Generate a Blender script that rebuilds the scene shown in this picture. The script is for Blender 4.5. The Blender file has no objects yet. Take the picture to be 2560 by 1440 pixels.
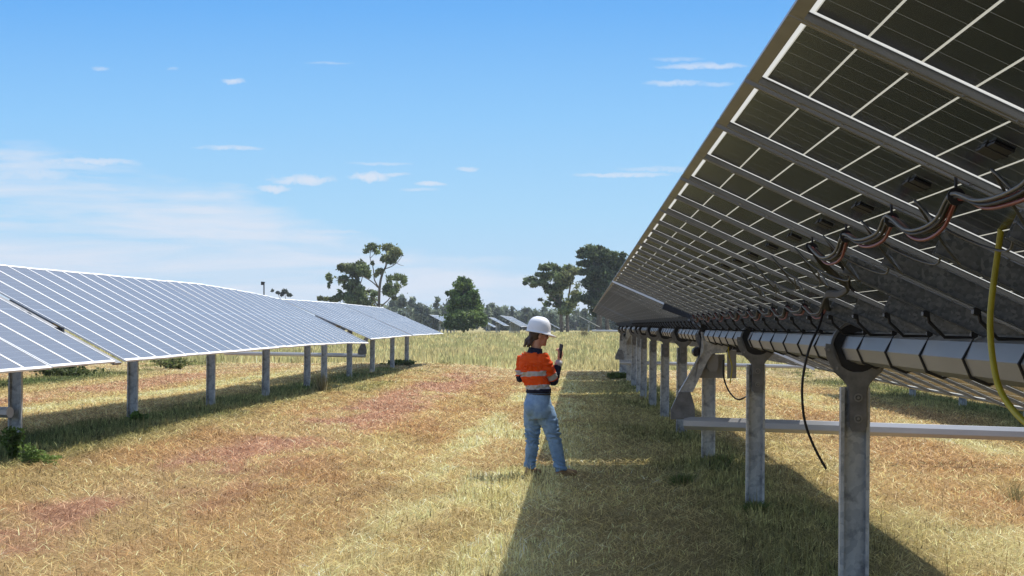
import bpy, bmesh, math, random
import numpy as np
from mathutils import Vector, Matrix
random.seed(7); rng = np.random.default_rng(11)
R = math.radians
SC = bpy.context.scene; COL = SC.collection

# ------------------------------------------------------------ camera
F = 6876.0; VX, HY = 1458.0, 812.0; CAMZ = 1.6; UW = 1.305
cam_d = bpy.data.cameras.new('camera'); cam = bpy.data.objects.new('camera', cam_d); COL.objects.link(cam)
cam_d.sensor_width = 36; cam_d.lens = F/2560*36; cam_d.clip_start = 0.3; cam_d.clip_end = 20000
cam.location = (0, 0, CAMZ)
cam.rotation_euler = (math.pi/2+math.atan((HY-720)/F), 0, math.atan((VX-1280)/F))
SC.camera = cam
def P(px, py, y):            # point at distance y along the rows
    return Vector(((px-VX)*y/F, y, CAMZ-(py-HY)*y/F))

# ------------------------------------------------------------ node helpers
def new_mat(name):
    m = bpy.data.materials.new(name); m.use_nodes = True
    nt = m.node_tree; nt.nodes.clear()
    out = nt.nodes.new('ShaderNodeOutputMaterial'); return m, nt, out
def N(nt, typ, ins=None, **kw):
    n = nt.nodes.new(typ)
    for k, v in kw.items(): setattr(n, k, v)
    if ins:
        for k, v in ins.items():
            if hasattr(v, 'is_output') or isinstance(v, bpy.types.NodeSocket): nt.links.new(v, n.inputs[k])
            else: n.inputs[k].default_value = v
    return n
def M(nt, op, a, b=None, c=None, clamp=False):
    n = nt.nodes.new('ShaderNodeMath'); n.operation = op; n.use_clamp = clamp
    for i, v in enumerate((a, b, c)):
        if v is None: continue
        if isinstance(v, bpy.types.NodeSocket): nt.links.new(v, n.inputs[i])
        else: n.inputs[i].default_value = v
    return n.outputs[0]
def ramp(nt, fac, stops, interp='LINEAR'):
    n = nt.nodes.new('ShaderNodeValToRGB'); n.color_ramp.interpolation = interp
    e = n.color_ramp.elements
    while len(e) < len(stops): e.new(0.5)
    for i, (p, c) in enumerate(stops):
        e[i].position = p; e[i].color = tuple(c)+(1,) if len(c) == 3 else c
    nt.links.new(fac, n.inputs[0]); return n.outputs[0]
def mixc(nt, fac, a, b):
    n = nt.nodes.new('ShaderNodeMix'); n.data_type = 'RGBA'
    for k, v in ((0, fac), (6, a), (7, b)):
        if isinstance(v, bpy.types.NodeSocket): nt.links.new(v, n.inputs[k])
        elif k == 0: n.inputs[0].default_value = v
        else: n.inputs[k].default_value = tuple(v)+(1,)
    return n.outputs[2]

def mat_noise(name, c1, c2, scale=8, rough=0.5, metal=0.0, spec=0.5, bump=0.0, detail=4, lo=.35, hi=.65, stretch=None, rough2=None):
    m, nt, out = new_mat(name)
    tc = N(nt, 'ShaderNodeTexCoord')
    src = tc.outputs['Object']
    if stretch:
        mp = N(nt, 'ShaderNodeMapping', {'Vector': src}); mp.inputs['Scale'].default_value = stretch; src = mp.outputs[0]
    no = N(nt, 'ShaderNodeTexNoise', {'Vector': src, 'Scale': scale, 'Detail': detail, 'Roughness': .6})
    col = ramp(nt, no.outputs[0], [(lo, c1), (hi, c2)])
    b = N(nt, 'ShaderNodeBsdfPrincipled', {'Base Color': col, 'Roughness': rough, 'Metallic': metal, 'Specular IOR Level': spec})
    if rough2 is not None:
        rr = M(nt, 'MULTIPLY_ADD', no.outputs[0], rough2-rough, rough); nt.links.new(rr, b.inputs['Roughness'])
    if bump:
        bp = N(nt, 'ShaderNodeBump', {'Height': no.outputs[0], 'Strength': bump, 'Distance': .01}); nt.links.new(bp.outputs[0], b.inputs['Normal'])
    nt.links.new(b.outputs[0], out.inputs[0]); return m

MT = {}
MT['alu'] = mat_noise('anodised_aluminium', (.20, .203, .205), (.27, .272, .275), 3, .45, .35, bump=0)
MT['alu_white'] = mat_noise('pale_aluminium', (.74, .76, .78), (.8, .81, .82), 3, .5, .15)  # same frame metal, sunlit tone in the colour; the entry above is shaded
def galv_mat(name, c1, c2, c3, sc=30.0):
    m, nt, out = new_mat(name)
    tc = N(nt, 'ShaderNodeTexCoord')
    vo = N(nt, 'ShaderNodeTexVoronoi', {'Vector': tc.outputs['Object'], 'Scale': sc})
    no = N(nt, 'ShaderNodeTexNoise', {'Vector': tc.outputs['Object'], 'Scale': 7.0, 'Detail': 6.0, 'Roughness': .65})
    c = ramp(nt, N(nt, 'ShaderNodeSeparateColor', {0: vo.outputs['Color']}).outputs[0], [(0, c1), (1, c2)])
    st = ramp(nt, no.outputs[0], [(.52, (0, 0, 0)), (.66, (1, 1, 1))])
    c = mixc(nt, st, c, c3)
    b = N(nt, 'ShaderNodeBsdfPrincipled', {'Base Color': c, 'Roughness': .48, 'Metallic': .55})
    nt.links.new(b.outputs[0], out.inputs[0]); return m
MT['galv'] = galv_mat('galvanised_spangle', (.13, .145, .17), (.27, .29, .32), (.19, .2, .22), 85.0)
MT['galv_post'] = galv_mat('galvanised_post', (.42, .44, .46), (.62, .63, .63), (.26, .27, .29))
MT['galv_smooth'] = mat_noise('galvanised_tube', (.30, .31, .32), (.42, .42, .41), 2.2, .42, .5, stretch=(1, .12, 1), rough2=.58)
MT['bar'] = mat_noise('galvanised_bar', (.40, .41, .42), (.52, .52, .52), 3, .42, .35, stretch=(.2, 1, 1))
MT['bracket'] = mat_noise('dark_cast_steel', (.16, .16, .165), (.26, .26, .26), 12, .5, .5)
MT['black'] = mat_noise('black_polymer', (.010, .010, .013), (.02, .02, .024), 10, .5)
MT['rod'] = mat_noise('black_steel_rod', (.015, .015, .018), (.03, .03, .032), 10, .45, .3)
MT['bolt'] = mat_noise('zinc_bolt', (.5, .5, .5), (.65, .65, .65), 30, .35, .8)
MT['cable_black'] = mat_noise('black_cable', (.008, .008, .009), (.016, .016, .017), 30, .6)
MT['cable_grey'] = mat_noise('dusty_cable', (.07, .075, .08), (.12, .12, .12), 30, .45)
MT['cable_red'] = mat_noise('red_cable', (.20, .018, .025), (.26, .03, .035), 30, .45)
MT['cable_yellow'] = mat_noise('yellow_cable', (.42, .36, .02), (.52, .45, .03), 30, .45)
MT['housing'] = mat_noise('grey_housing', (.27, .27, .26), (.36, .35, .34), 6, .5, .2)

def panel_mat(PL, PW):
    m, nt, out = new_mat('solar_cells')
    tc = N(nt, 'ShaderNodeTexCoord'); s = N(nt, 'ShaderNodeSeparateXYZ', {0: tc.outputs['Object']})
    x, y = s.outputs[0], s.outputs[1]
    ax, ay = M(nt, 'ABSOLUTE', x), M(nt, 'ABSOLUTE', y)
    mx, my = PL/2-.040, PW/2-.048
    pc = (mx-.008)/12; pr = my*2/6
    fx = M(nt, 'MODULO', M(nt, 'SUBTRACT', ax, .008), pc)
    dx = M(nt, 'MINIMUM', fx, M(nt, 'SUBTRACT', pc, fx))
    gx = M(nt, 'LESS_THAN', dx, .0023)
    fy = M(nt, 'MODULO', M(nt, 'ADD', y, my+pr*20), pr)
    dy = M(nt, 'MINIMUM', fy, M(nt, 'SUBTRACT', pr, fy))
    gy = M(nt, 'MULTIPLY', M(nt, 'LESS_THAN', dy, .0009), .45)
    # short solder ticks crossing the cell gaps
    fb = M(nt, 'MODULO', M(nt, 'ADD', fy, 0), pr/3)
    gb = M(nt, 'MULTIPLY', M(nt, 'LESS_THAN', fb, .004), M(nt, 'LESS_THAN', dx, .007))
    g = M(nt, 'MAXIMUM', M(nt, 'MAXIMUM', gx, gy), M(nt, 'LESS_THAN', ax, .009))
    geo = N(nt, 'ShaderNodeNewGeometry'); back = geo.outputs['Backfacing']; front = M(nt, 'SUBTRACT', 1.0, back)
    mg = M(nt, 'MAXIMUM', M(nt, 'GREATER_THAN', ax, mx), M(nt, 'GREATER_THAN', ay, my))
    g = M(nt, 'MAXIMUM', g, mg)
    no = N(nt, 'ShaderNodeTexNoise', {'Vector': tc.outputs['Object'], 'Scale': 1.7, 'Detail': 3.0})
    oi = N(nt, 'ShaderNodeObjectInfo')
    rr = M(nt, 'MULTIPLY_ADD', oi.outputs['Random'], .5, .75)
    cc = ramp(nt, no.outputs[0], [(.35, (.014, .019, .034)), (.65, (.022, .028, .044))])
    cc = mixc(nt, M(nt, 'MULTIPLY', gb, .5), cc, (.3, .3, .27))
    vm = N(nt, 'ShaderNodeVectorMath', {0: cc}, operation='SCALE'); nt.links.new(rr, vm.inputs['Scale'])
    dusty = mixc(nt, M(nt, 'MULTIPLY', front, .85), vm.outputs[0], (.165, .158, .150))  # grey of top glass: dust, plus pale sky reflection put into the colour
    cell = N(nt, 'ShaderNodeBsdfPrincipled', {'Base Color': dusty, 'Roughness': M(nt, 'MULTIPLY_ADD', front, .03, .22), 'IOR': 1.47, 'Specular IOR Level': M(nt, 'MULTIPLY_ADD', front, .20, .20)})
    tr = N(nt, 'ShaderNodeBsdfTranslucent', {'Color': mixc(nt, mg, (.36, .35, .29), (.52, .52, .49))})
    df = N(nt, 'ShaderNodeBsdfDiffuse', {'Color': mixc(nt, mg, (.55, .58, .62), (.85, .86, .88))})
    gp = N(nt, 'ShaderNodeMixShader', {0: .4, 1: tr.outputs[0], 2: df.outputs[0]})
    gl = N(nt, 'ShaderNodeBsdfGlossy', {'Color': (1, 1, 1, 1), 'Roughness': .15})
    fr = N(nt, 'ShaderNodeFresnel', {'IOR': 1.45})
    gp = N(nt, 'ShaderNodeMixShader', {0: M(nt, 'MULTIPLY', fr.outputs[0], M(nt, 'MULTIPLY', front, .7)), 1: gp.outputs[0], 2: gl.outputs[0]})
    mx_ = N(nt, 'ShaderNodeMixShader', {0: g, 1: cell.outputs[0], 2: gp.outputs[0]})
    nt.links.new(mx_.outputs[0], out.inputs[0]); return m
PL, PW = 2.62, 1.285
MT['cells'] = panel_mat(PL, PW)

# ------------------------------------------------------------ mesh helpers
def tag(o, label=None, cat=None, group=None, kind=None):
    if label: o['label'] = label
    if cat: o['category'] = cat
    if group: o['group'] = group
    if kind: o['kind'] = kind
    return o
def empty(name, loc=(0, 0, 0)):
    o = bpy.data.objects.new(name, None); o.empty_display_size = .2; COL.objects.link(o); o.location = loc; return o
def link(name, me, parent=None, loc=None, rot=None):
    o = bpy.data.objects.new(name, me); COL.objects.link(o)
    if parent: o.parent = parent
    if loc is not None: o.location = loc
    if rot is not None: o.rotation_euler = rot
    return o
def done(bm, name, mats, smooth=False):
    me = bpy.data.meshes.new(name)
    bmesh.ops.recalc_face_normals(bm, faces=bm.faces)
    bm.to_mesh(me); bm.free()
    for m in (mats if isinstance(mats, (list, tuple)) else [mats]): me.materials.append(m)
    if smooth:
        me.polygons.foreach_set('use_smooth', [True]*len(me.polygons))
    return me
def box(bm, x0, x1, y0, y1, z0, z1, mi=0):
    v = [bm.verts.new(p) for p in ((x0, y0, z0), (x1, y0, z0), (x1, y1, z0), (x0, y1, z0), (x0, y0, z1), (x1, y0, z1), (x1, y1, z1), (x0, y1, z1))]
    for f in ((0, 3, 2, 1), (4, 5, 6, 7), (0, 1, 5, 4), (1, 2, 6, 5), (2, 3, 7, 6), (3, 0, 4, 7)):
        fc = bm.faces.new([v[i] for i in f]); fc.material_index = mi
def prism(bm, pts, y0, y1, mi=0):        # polygon in XZ extruded along Y
    a = [bm.verts.new((x, y0, z)) for x, z in pts]; b = [bm.verts.new((x, y1, z)) for x, z in pts]
    n = len(pts)
    for i in range(n):
        f = bm.faces.new((a[i], a[(i+1) % n], b[(i+1) % n], b[i])); f.material_index = mi
    for ring in (a, b[::-1]):
        f = bm.faces.new(ring); f.material_index = mi
        if n > 4: bmesh.ops.triangulate(bm, faces=[f])
def arc_strip(bm, cx, cz, r0, r1, a0, a1, y0, y1, n=28, mi=0):
    pr = None; closed = abs(a1-a0) >= 359.9
    rings = []
    for i in range(n+(0 if closed else 1)):
        a = R(a0+(a1-a0)*i/n); c, s = math.cos(a), math.sin(a)
        rings.append([bm.verts.new((cx+r*c, y, cz+r*s)) for r, y in ((r0, y0), (r1, y0), (r1, y1), (r0, y1))])
    m = len(rings)
    for i in range(m if closed else m-1):
        p, q = rings[i], rings[(i+1) % m]
        for k in range(4):
            f = bm.faces.new((p[k], p[(k+1) % 4], q[(k+1) % 4], q[k])); f.material_index = mi
    if not closed:
        bm.faces.new(rings[0]); bm.faces.new(rings[-1][::-1])
def smooth_path(pts, k=6):
    pts = [Vector(p) for p in pts]; out = []
    for i in range(len(pts)-1):
        p0 = pts[max(i-1, 0)]; p1 = pts[i]; p2 = pts[i+1]; p3 = pts[min(i+2, len(pts)-1)]
        for j in range(k):
            t = j/k
            out.append(.5*((2*p1)+(p2-p0)*t+(2*p0-5*p1+4*p2-p3)*t*t+(3*p1-p0-3*p2+p3)*t**3))
    out.append(pts[-1]); return out
def tube(bm, pts, rad, n=8, mi=0, flat=None, cap=True):
    # rad: number, list of numbers, or list of (ra, rb) with flat = direction of ra
    pts = [Vector(p) for p in pts]; rings = []
    if not isinstance(rad, (list, tuple)): rad = [rad]*len(pts)
    prev = None
    for i, p in enumerate(pts):
        t = (pts[min(i+1, len(pts)-1)]-pts[max(i-1, 0)]).normalized()
        ref = Vector(flat) if flat else (prev if prev else (Vector((0, 0, 1)) if abs(t.z) < .9 else Vector((1, 0, 0))))
        u = (ref-t*ref.dot(t)).normalized(); w = t.cross(u)
        if not flat: prev = u
        r = rad[i]; ra, rb = r if isinstance(r, (tuple, list)) else (r, r)
        rings.append([bm.verts.new(p+u*ra*math.cos(a)+w*rb*math.sin(a)) for a in [2*math.pi*k/n for k in range(n)]])
    for a, b in zip(rings, rings[1:]):
        for k in range(n):
            f = bm.faces.new((a[k], a[(k+1) % n], b[(k+1) % n], b[k])); f.material_index = mi
    if cap:
        f = bm.faces.new(rings[0][::-1]); f.material_index = mi; f = bm.faces.new(rings[-1]); f.material_index = mi
def blob(bm, c, r, seg=12, rot=None, mi=0):
    mat = Matrix.Translation(c) @ (rot.to_4x4() if rot else Matrix()) @ Matrix.Diagonal((r[0], r[1], r[2], 1))
    res = bmesh.ops.create_uvsphere(bm, u_segments=seg, v_segments=max(6, seg*2//3), radius=1, matrix=mat)
    for v in res['verts']:
        for f in v.link_faces: f.material_index = mi

# ------------------------------------------------------------ terrain
def vnoise(x, y, s, seed):
    x = np.asarray(x, float)/s; y = np.asarray(y, float)/s
    xi, yi = np.floor(x).astype(np.int64), np.floor(y).astype(np.int64); fx, fy = x-xi, y-yi
    fx = fx*fx*(3-2*fx); fy = fy*fy*(3-2*fy)
    def h(a, b):
        v = (a*374761393+b*668265263+seed*974711) & 0x7fffffff
        v = ((v ^ (v >> 13))*1274126177) & 0x7fffffff
        return ((v ^ (v >> 16)) & 0xffff)/65535.0
    return (h(xi, yi)*(1-fx)+h(xi+1, yi)*fx)*(1-fy)+(h(xi, yi+1)*(1-fx)+h(xi+1, yi+1)*fx)*fy
def fnoise(x, y, s, seed):
    return (vnoise(x, y, s, seed)+.5*vnoise(x, y, s/2.1, seed+1)+.25*vnoise(x, y, s/4.3, seed+2))/1.75
def smooth(a, b, v):
    t = np.clip((v-a)/(b-a), 0, 1); return t*t*(3-2*t)
def ground(x, y):
    x = np.asarray(x, float); y = np.asarray(y, float)
    right = np.interp(y, [0, 30, 45, 60, 80, 112, 150, 280, 420, 700, 3000], [0, 0, -.07, -.15, -.22, -.26, -.12, .48, .5, .1, -4])
    left = np.interp(y, [0, 22, 45, 60, 112, 150, 280, 420, 700, 3000], [.15, .15, .13, .03, .04, .1, .48, .5, .1, -4])
    k = smooth(-1.5, -6, x)
    z = right*(1-k)+left*k
    return z+(fnoise(x, y, 2.3, 5)-.5)*.035*(y < 400)
def band(x, c, w): return np.exp(-((x-c)/w)**2)
STRAW = np.array((.50, .37, .165)); PALE = np.array((.70, .60, .29)); BROWN = np.array((.38, .225, .10))
PINK = np.array((.43, .235, .145)); GREEN = np.array((.20, .215, .075)); DGREEN = np.array((.10, .135, .042)); OLIVE = np.array((.35, .32, .12))
def field_colour(x, y):
    n1 = fnoise(x*1.0, y*.13, 1.1, 21); n2 = fnoise(x, y*.16, .7, 33); n3 = fnoise(x, y*.3, 2.6, 47)
    n4 = fnoise(x*1.2, y*.04, 1.4, 60)
    c = np.repeat(STRAW[None], len(x), 0)
    def mix(c, col, w): w = np.clip(w, 0, 1)[:, None]; return c*(1-w)+col*w
    xm = x+(n3-.5)*1.1
    xw = x+(fnoise(x*.6, y*.25, 1.3, 81)-.5)*.55
    def lane(x0, x1, soft=.28): return smooth(x0-soft, x0+soft, xw)*(1-smooth(x1-soft, x1+soft, xw))
    RUST = np.array((.43, .26, .115))
    c = mix(c, RUST, lane(-5.9, -1.75)*(.55+.45*smooth(.35, .55, n1)))
    c = mix(c, PINK, lane(-4.55, -3.15)*(.55+.45*smooth(.3, .5, n4)))
    c = mix(c, STRAW, lane(-5.9, -1.75)*smooth(.56, .64, n2)*.75)
    c = mix(c, BROWN, lane(-2.7, -2.0)*smooth(.40, .52, n1)*.9)
    c = mix(c, PALE, lane(-1.75, -.1)*smooth(.34, .50, n2+.06)*.95)
    c = mix(c, OLIVE, lane(-1.1, -.5)*smooth(.45, .6, n4)*.5)
    c = mix(c, BROWN, smooth(.52, .62, n1)*lane(-1.75, 0)*.7)
    for x0, x1, col, k in ((-12.6, -10.7, PINK, .85), (-10.7, -10.0, BROWN, .6), (-10.0, -9.2, PALE, .7), (-18.5, -17, PINK, .5), (2.6, 3.6, PALE, .55), (3.6, 4.8, RUST, .8), (4.8, 5.6, PALE, .6), (5.6, 6.6, RUST, .5), (10, 12, RUST, .5)):
        c = mix(c, col, lane(x0, x1)*k*smooth(.25, .5, n1*.5+n2*.5))
    c = mix(c, RUST, smooth(.50, .60, n1)*(x > 2.3)*.7)
    c = mix(c, OLIVE, lane(-.3, .8)*.35)
    # greener strips below every tracker
    for cx, w, k in ((1.5, .85, .65), (-6.75, .85, 1.0), (-15.2, 1.1, 1.0), (8.1, 1.3, .8), (-23.5, 1.2, .9)):
        b = band(xm, cx, w)*smooth(.2, .5, n1*.6+n3*.5)*k
        c = mix(c, GREEN, b*1.15); c = mix(c, DGREEN, b*smooth(.45, .6, n2)*.9)
    c = mix(c, GREEN, band(xm, -5.2, .45)*smooth(.5, .62, n3)*.7)
    c = mix(c, OLIVE, smooth(.6, .7, n3)*.25)
    c = mix(c, np.array((.50, .37, .20)), smooth(82, 98, y)*smooth(.35, .5, n2)*.8)
    c = c*(.90+.14*smooth(.3, .7, n3)[:, None])
    # tall unmown field beyond
    far = smooth(109, 113, y+(n3-.5)*3)
    tall = np.where((n1 > .5)[:, None], np.array((.54, .47, .23))[None], np.array((.43, .405, .19))[None])
    tall = tall*(.85+.4*n2[:, None])
    return c*(1-far[:, None])+tall*far[:, None]
def graded(segs):
    out = []
    for a, b, n in segs: out += list(np.linspace(a, b, n, endpoint=False))
    out.append(segs[-1][1]); return np.array(out)
gx = graded([(-6000, -400, 10), (-400, -60, 24), (-60, -18, 60), (-18, 14, 130), (14, 60, 50), (60, 400, 24), (400, 6000, 10)])
gy = graded([(-400, 0, 10), (0, 12, 12), (12, 60, 150), (60, 125, 130), (125, 320, 100), (320, 900, 50), (900, 9000, 12)])
X, Y = np.meshgrid(gx, gy); Z = ground(X, Y)
nx, ny = len(gx), len(gy)
me = bpy.data.meshes.new('ground')
verts = np.stack([X.ravel(), Y.ravel(), Z.ravel()], 1)
i, j = np.meshgrid(np.arange(nx-1), np.arange(ny-1)); a = (j*nx+i).ravel()
faces = np.stack([a, a+1, a+nx+1, a+nx], 1)
def fill_mesh(me, verts, faces):
    nv, nf, k = len(verts), len(faces), faces.shape[1]
    me.vertices.add(nv); me.vertices.foreach_set('co', verts.astype(np.float32).ravel())
    me.loops.add(nf*k); me.loops.foreach_set('vertex_index', faces.astype(np.int32).ravel())
    me.polygons.add(nf); me.polygons.foreach_set('loop_start', np.arange(0, nf*k, k, dtype=np.int32))
    me.update(calc_edges=True)
def add_col(me, cols):
    at = me.color_attributes.new('tint', 'FLOAT_COLOR', 'POINT')
    at.data.foreach_set('color', np.concatenate([cols, np.ones((len(cols), 1))], 1).astype(np.float32).ravel())
fill_mesh(me, verts, faces); add_col(me, field_colour(verts[:, 0], verts[:, 1]))
me.polygons.foreach_set('use_smooth', [True]*len(me.polygons))
m, nt, out = new_mat('dry_ground')
at = N(nt, 'ShaderNodeAttribute', attribute_name='tint'); tc = N(nt, 'ShaderNodeTexCoord')
no = N(nt, 'ShaderNodeTexNoise', {'Vector': tc.outputs['Object'], 'Scale': 14.0, 'Detail': 8.0, 'Roughness': .75})
v = ramp(nt, no.outputs[0], [(.3, (.22, .20, .18)), (.7, (.95, .93, .9))])
mm = N(nt, 'ShaderNodeMix', data_type='RGBA', blend_type='MULTIPLY'); mm.inputs[0].default_value = 1
nt.links.new(at.outputs['Color'], mm.inputs[6]); nt.links.new(v, mm.inputs[7])
bp = N(nt, 'ShaderNodeBump', {'Height': no.outputs[0], 'Strength': .8, 'Distance': .03})
b = N(nt, 'ShaderNodeBsdfPrincipled', {'Base Color': mm.outputs[2], 'Roughness': .95, 'Specular IOR Level': .1, 'Normal': bp.outputs[0]})
nt.links.new(b.outputs[0], out.inputs[0]); MT['ground'] = m
me.materials.append(m)
tag(link('ground', me), 'dry mown field of straw coloured, reddish and green grass', None, None, 'structure')

def leaf_mat(name, transl, spec=.3):
    m, nt, out = new_mat(name)
    at = N(nt, 'ShaderNodeAttribute', attribute_name='tint')
    d = N(nt, 'ShaderNodeBsdfPrincipled', {'Base Color': at.outputs['Color'], 'Roughness': .6, 'Specular IOR Level': spec})
    t = N(nt, 'ShaderNodeBsdfTranslucent', {'Color': at.outputs['Color']})
    s = N(nt, 'ShaderNodeMixShader', {0: transl, 1: d.outputs[0], 2: t.outputs[0]})
    nt.links.new(s.outputs[0], out.inputs[0]); return m
MT['blade'] = leaf_mat('grass_blades', .35)
MT['leaf'] = leaf_mat('tree_leaves', .4, .3)

def blades(x, y, h, w, lean, colour, zoff=0.0):
    """one thin bent blade (2 triangles as a strip) for every root"""
    n = len(x); z = ground(x, y)-.006+zoff
    az = rng.uniform(0, 2*np.pi, n); fa = rng.uniform(0, np.pi, n)
    wx, wy = np.cos(fa)*w/2, np.sin(fa)*w/2
    lx, ly = np.cos(az)*np.sin(lean), np.sin(az)*np.sin(lean); lz = np.cos(lean)
    p0 = np.stack([x-wx, y-wy, z], 1); p1 = np.stack([x+wx, y+wy, z], 1)
    mxx, myy = x+lx*h*.45, y+ly*h*.45; mz = z+np.maximum(lz*h*.6, .01)
    p2 = np.stack([mxx+wx*.8, myy+wy*.8, mz], 1); p3 = np.stack([mxx-wx*.8, myy-wy*.8, mz], 1)
    p4 = np.stack([x+lx*h*1.1, y+ly*h*1.1, z+np.maximum(lz*h, .012)], 1)
    v = np.stack([p0, p1, p2, p3, p4], 1).reshape(-1, 3)
    b = np.arange(n)[:, None]*5
    f = np.concatenate([b+np.array([0, 1, 2]), b+np.array([0, 2, 3]), b+np.array([3, 2, 4])], 0)
    return v, f, np.repeat(colour, 5, 0)
def make_blades(name, sets, label, cat):
    vs, fs, cs = [], [], []; off = 0
    for v, f, c in sets: vs.append(v); fs.append(f+off); cs.append(c); off += len(v)
    me = bpy.data.meshes.new(name); fill_mesh(me, np.concatenate(vs), np.concatenate(fs)); add_col(me, np.concatenate(cs))
    me.materials.append(MT['blade'])
    return tag(link(name, me), label, cat, None, 'stuff')
def wedge(n, y0, y1, power, margin=2.0):
    """random roots in the view wedge, density falling as 1/y^power"""
    e = 2-power; u = rng.uniform(0, 1, n)
    y = (y0**e+u*(y1**e-y0**e))**(1/e)
    l = -VX/F*y-margin; r = (2560-VX)/F*y+margin
    return l+rng.uniform(0, 1, n)*(r-l), y
def clump(x, y): return .02+1.12*vnoise(x, y, .085, 71)+.62*vnoise(x, y, .24, 72)+.35*vnoise(x, y*.5, .7, 73)
def jitter(c, a=.22, b=.35):
    n = len(c); k = rng.normal(1, a, (n, 1)); k2 = (rng.uniform(0, 1, (n, 1)) < .10)*b
    return np.clip(c*np.clip(k, .45, 1.7)*(1+k2*1.5), .01, .85)
def greenness(c): return np.clip((c[:, 1]-c[:, 0]*.82)/.03, 0, 1)
DENS = 1.0
n = int(330000*DENS); x, y = wedge(n, 13.5, 113, 1.35)
c = field_colour(x, y); g = greenness(c); nn = fnoise(x, y*.6, .7, 90)
h = (.018+.035*nn+.045*g)*rng.uniform(.6, 1.5, n); w = np.maximum(.0045, y*.00028)*rng.uniform(.7, 1.5, n)*(1+g*.5)
s1 = blades(x, y, h, w, np.abs(rng.normal(.2, .5, n)), jitter(c*1.05*clump(x, y)[:, None], .34))
n = int(300000*DENS); x, y = wedge(n, 13.5, 113, 1.35)
c = field_colour(x, y); pale = np.clip(c*1.25+np.array((.05, .045, .02)), 0, .7)
h = rng.uniform(.05, .16, n); w = np.maximum(.004, y*.00026)*rng.uniform(.7, 1.4, n)
s2 = blades(x, y, h, w, rng.uniform(1.1, 1.5, n), jitter(pale*clump(x, y)[:, None], .32), .025)
n = 26000; x, y = wedge(n, 13.5, 112, 1.2); c = field_colour(x, y); g = greenness(c)
keep = rng.uniform(0, 1, n) < (.08+g*.9); x, y, c = x[keep], y[keep], c[keep]; n = len(x)
s3 = blades(x, y, rng.uniform(.10, .26, n), np.maximum(.006, y*.00022), np.abs(rng.normal(.2, .3, n)), jitter(c*1.1))
make_blades('mown_grass', [s1, s2, s3], 'mown dry grass, straw and green weeds covering the field', 'grass')
n = 120000; x, y = wedge(n, 110, 300, 1.2, 6)
c = field_colour(x, np.maximum(y, 116)); far_n = fnoise(x, y, 6, 91)
h = (.16+.34*far_n)*rng.uniform(.6, 1.3, n); c = c*(.8+.5*rng.uniform(0, 1, (n, 1)))
make_blades('tall_grass', [blades(x, y, h, y*.00040*rng.uniform(.6, 1.5, n), np.abs(rng.normal(0, .3, n)), jitter(c, .18))],
            'tall unmown yellow green grass beyond the tracker rows', 'grass')

# ------------------------------------------------------------ tracker kit
def frame_mesh(top=.013, mat='alu', bolts=True):
    bm = bmesh.new(); a, b = PL/2, PW/2; h = .022; t = .003; lip = .028
    z1 = .004; z0 = z1-h
    for s in (-1, 1):
        o, i_ = s*b, s*(b-t); box(bm, -a, a, min(o, i_), max(o, i_), z0, z1)
        i2 = s*(b-lip); box(bm, -a, a, min(i_, i2), max(i_, i2), z0, z0+.0025)
        i3 = s*(b-top); box(bm, -a, a, min(i_, i3), max(i_, i3), z1-.003, z1)
        o, i_ = s*a, s*(a-t); box(bm, min(o, i_), max(o, i_), -b+t, b-t, z0+.0003, z1-.0003)
        i2 = s*(a-lip); box(bm, min(i_, i2), max(i_, i2), -b+lip, b-lip, z0+.0003, z0+.0028)
        i3 = s*(a-top); box(bm, min(i_, i3), max(i_, i3), -b+top, b-top, z1-.0032, z1-.0003)
    if bolts:
        for k in range(-11, 12):
            bmesh.ops.create_cone(bm, cap_ends=True, segments=5, radius1=.005, radius2=.004, depth=.004, matrix=Matrix.Translation((k*.107, b-.008, z0-.002)))
        for f in bm.faces:
            if f.calc_center_median().z < z0-.0005: f.material_index = 1
    return done(bm, 'frame', [MT[mat], MT['bolt']])
def sheet_mesh():
    bm = bmesh.new(); a, b = PL/2-.004, PW/2-.004
    nxs = 4
    for k in range(nxs):
        x0 = -a+2*a*k/nxs; x1 = -a+2*a*(k+1)/nxs
        vs = [bm.verts.new(p) for p in ((x0, -b, 0), (x1, -b, 0), (x1, b, 0), (x0, b, 0))]; bm.faces.new(vs)
    bmesh.ops.remove_doubles(bm, verts=bm.verts, dist=1e-5)
    return done(bm, 'solar_panel', MT['cells'])
def jbox_mesh():
    bm = bmesh.new()
    box(bm, -.022, .022, -.13, .13, -.007, -.0015); box(bm, -.026, .026, -.03, .03, -.009, -.0015)
    return done(bm, 'junction_box', MT['black'])
def rail_mesh(L_=.62):
    bm = bmesh.new()
    for s in (-1, 1):
        box(bm, -L_, L_, s*.026-.0015, s*.026+.0015, -.090, -.022)
    box(bm, -L_, L_, -.0245, .0245, -.026, -.0225)
    box(bm, -L_, L_, -.040, -.0275, -.090, -.0875); box(bm, -L_, L_, .0275, .040, -.090, -.0875)
    return done(bm, 'mounting_rail', MT['galv'])
TR = .088
def octo(r, rot=0): return [(r*math.cos(R(45*k+rot)), r*math.sin(R(45*k+rot))) for k in range(8)]
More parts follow.
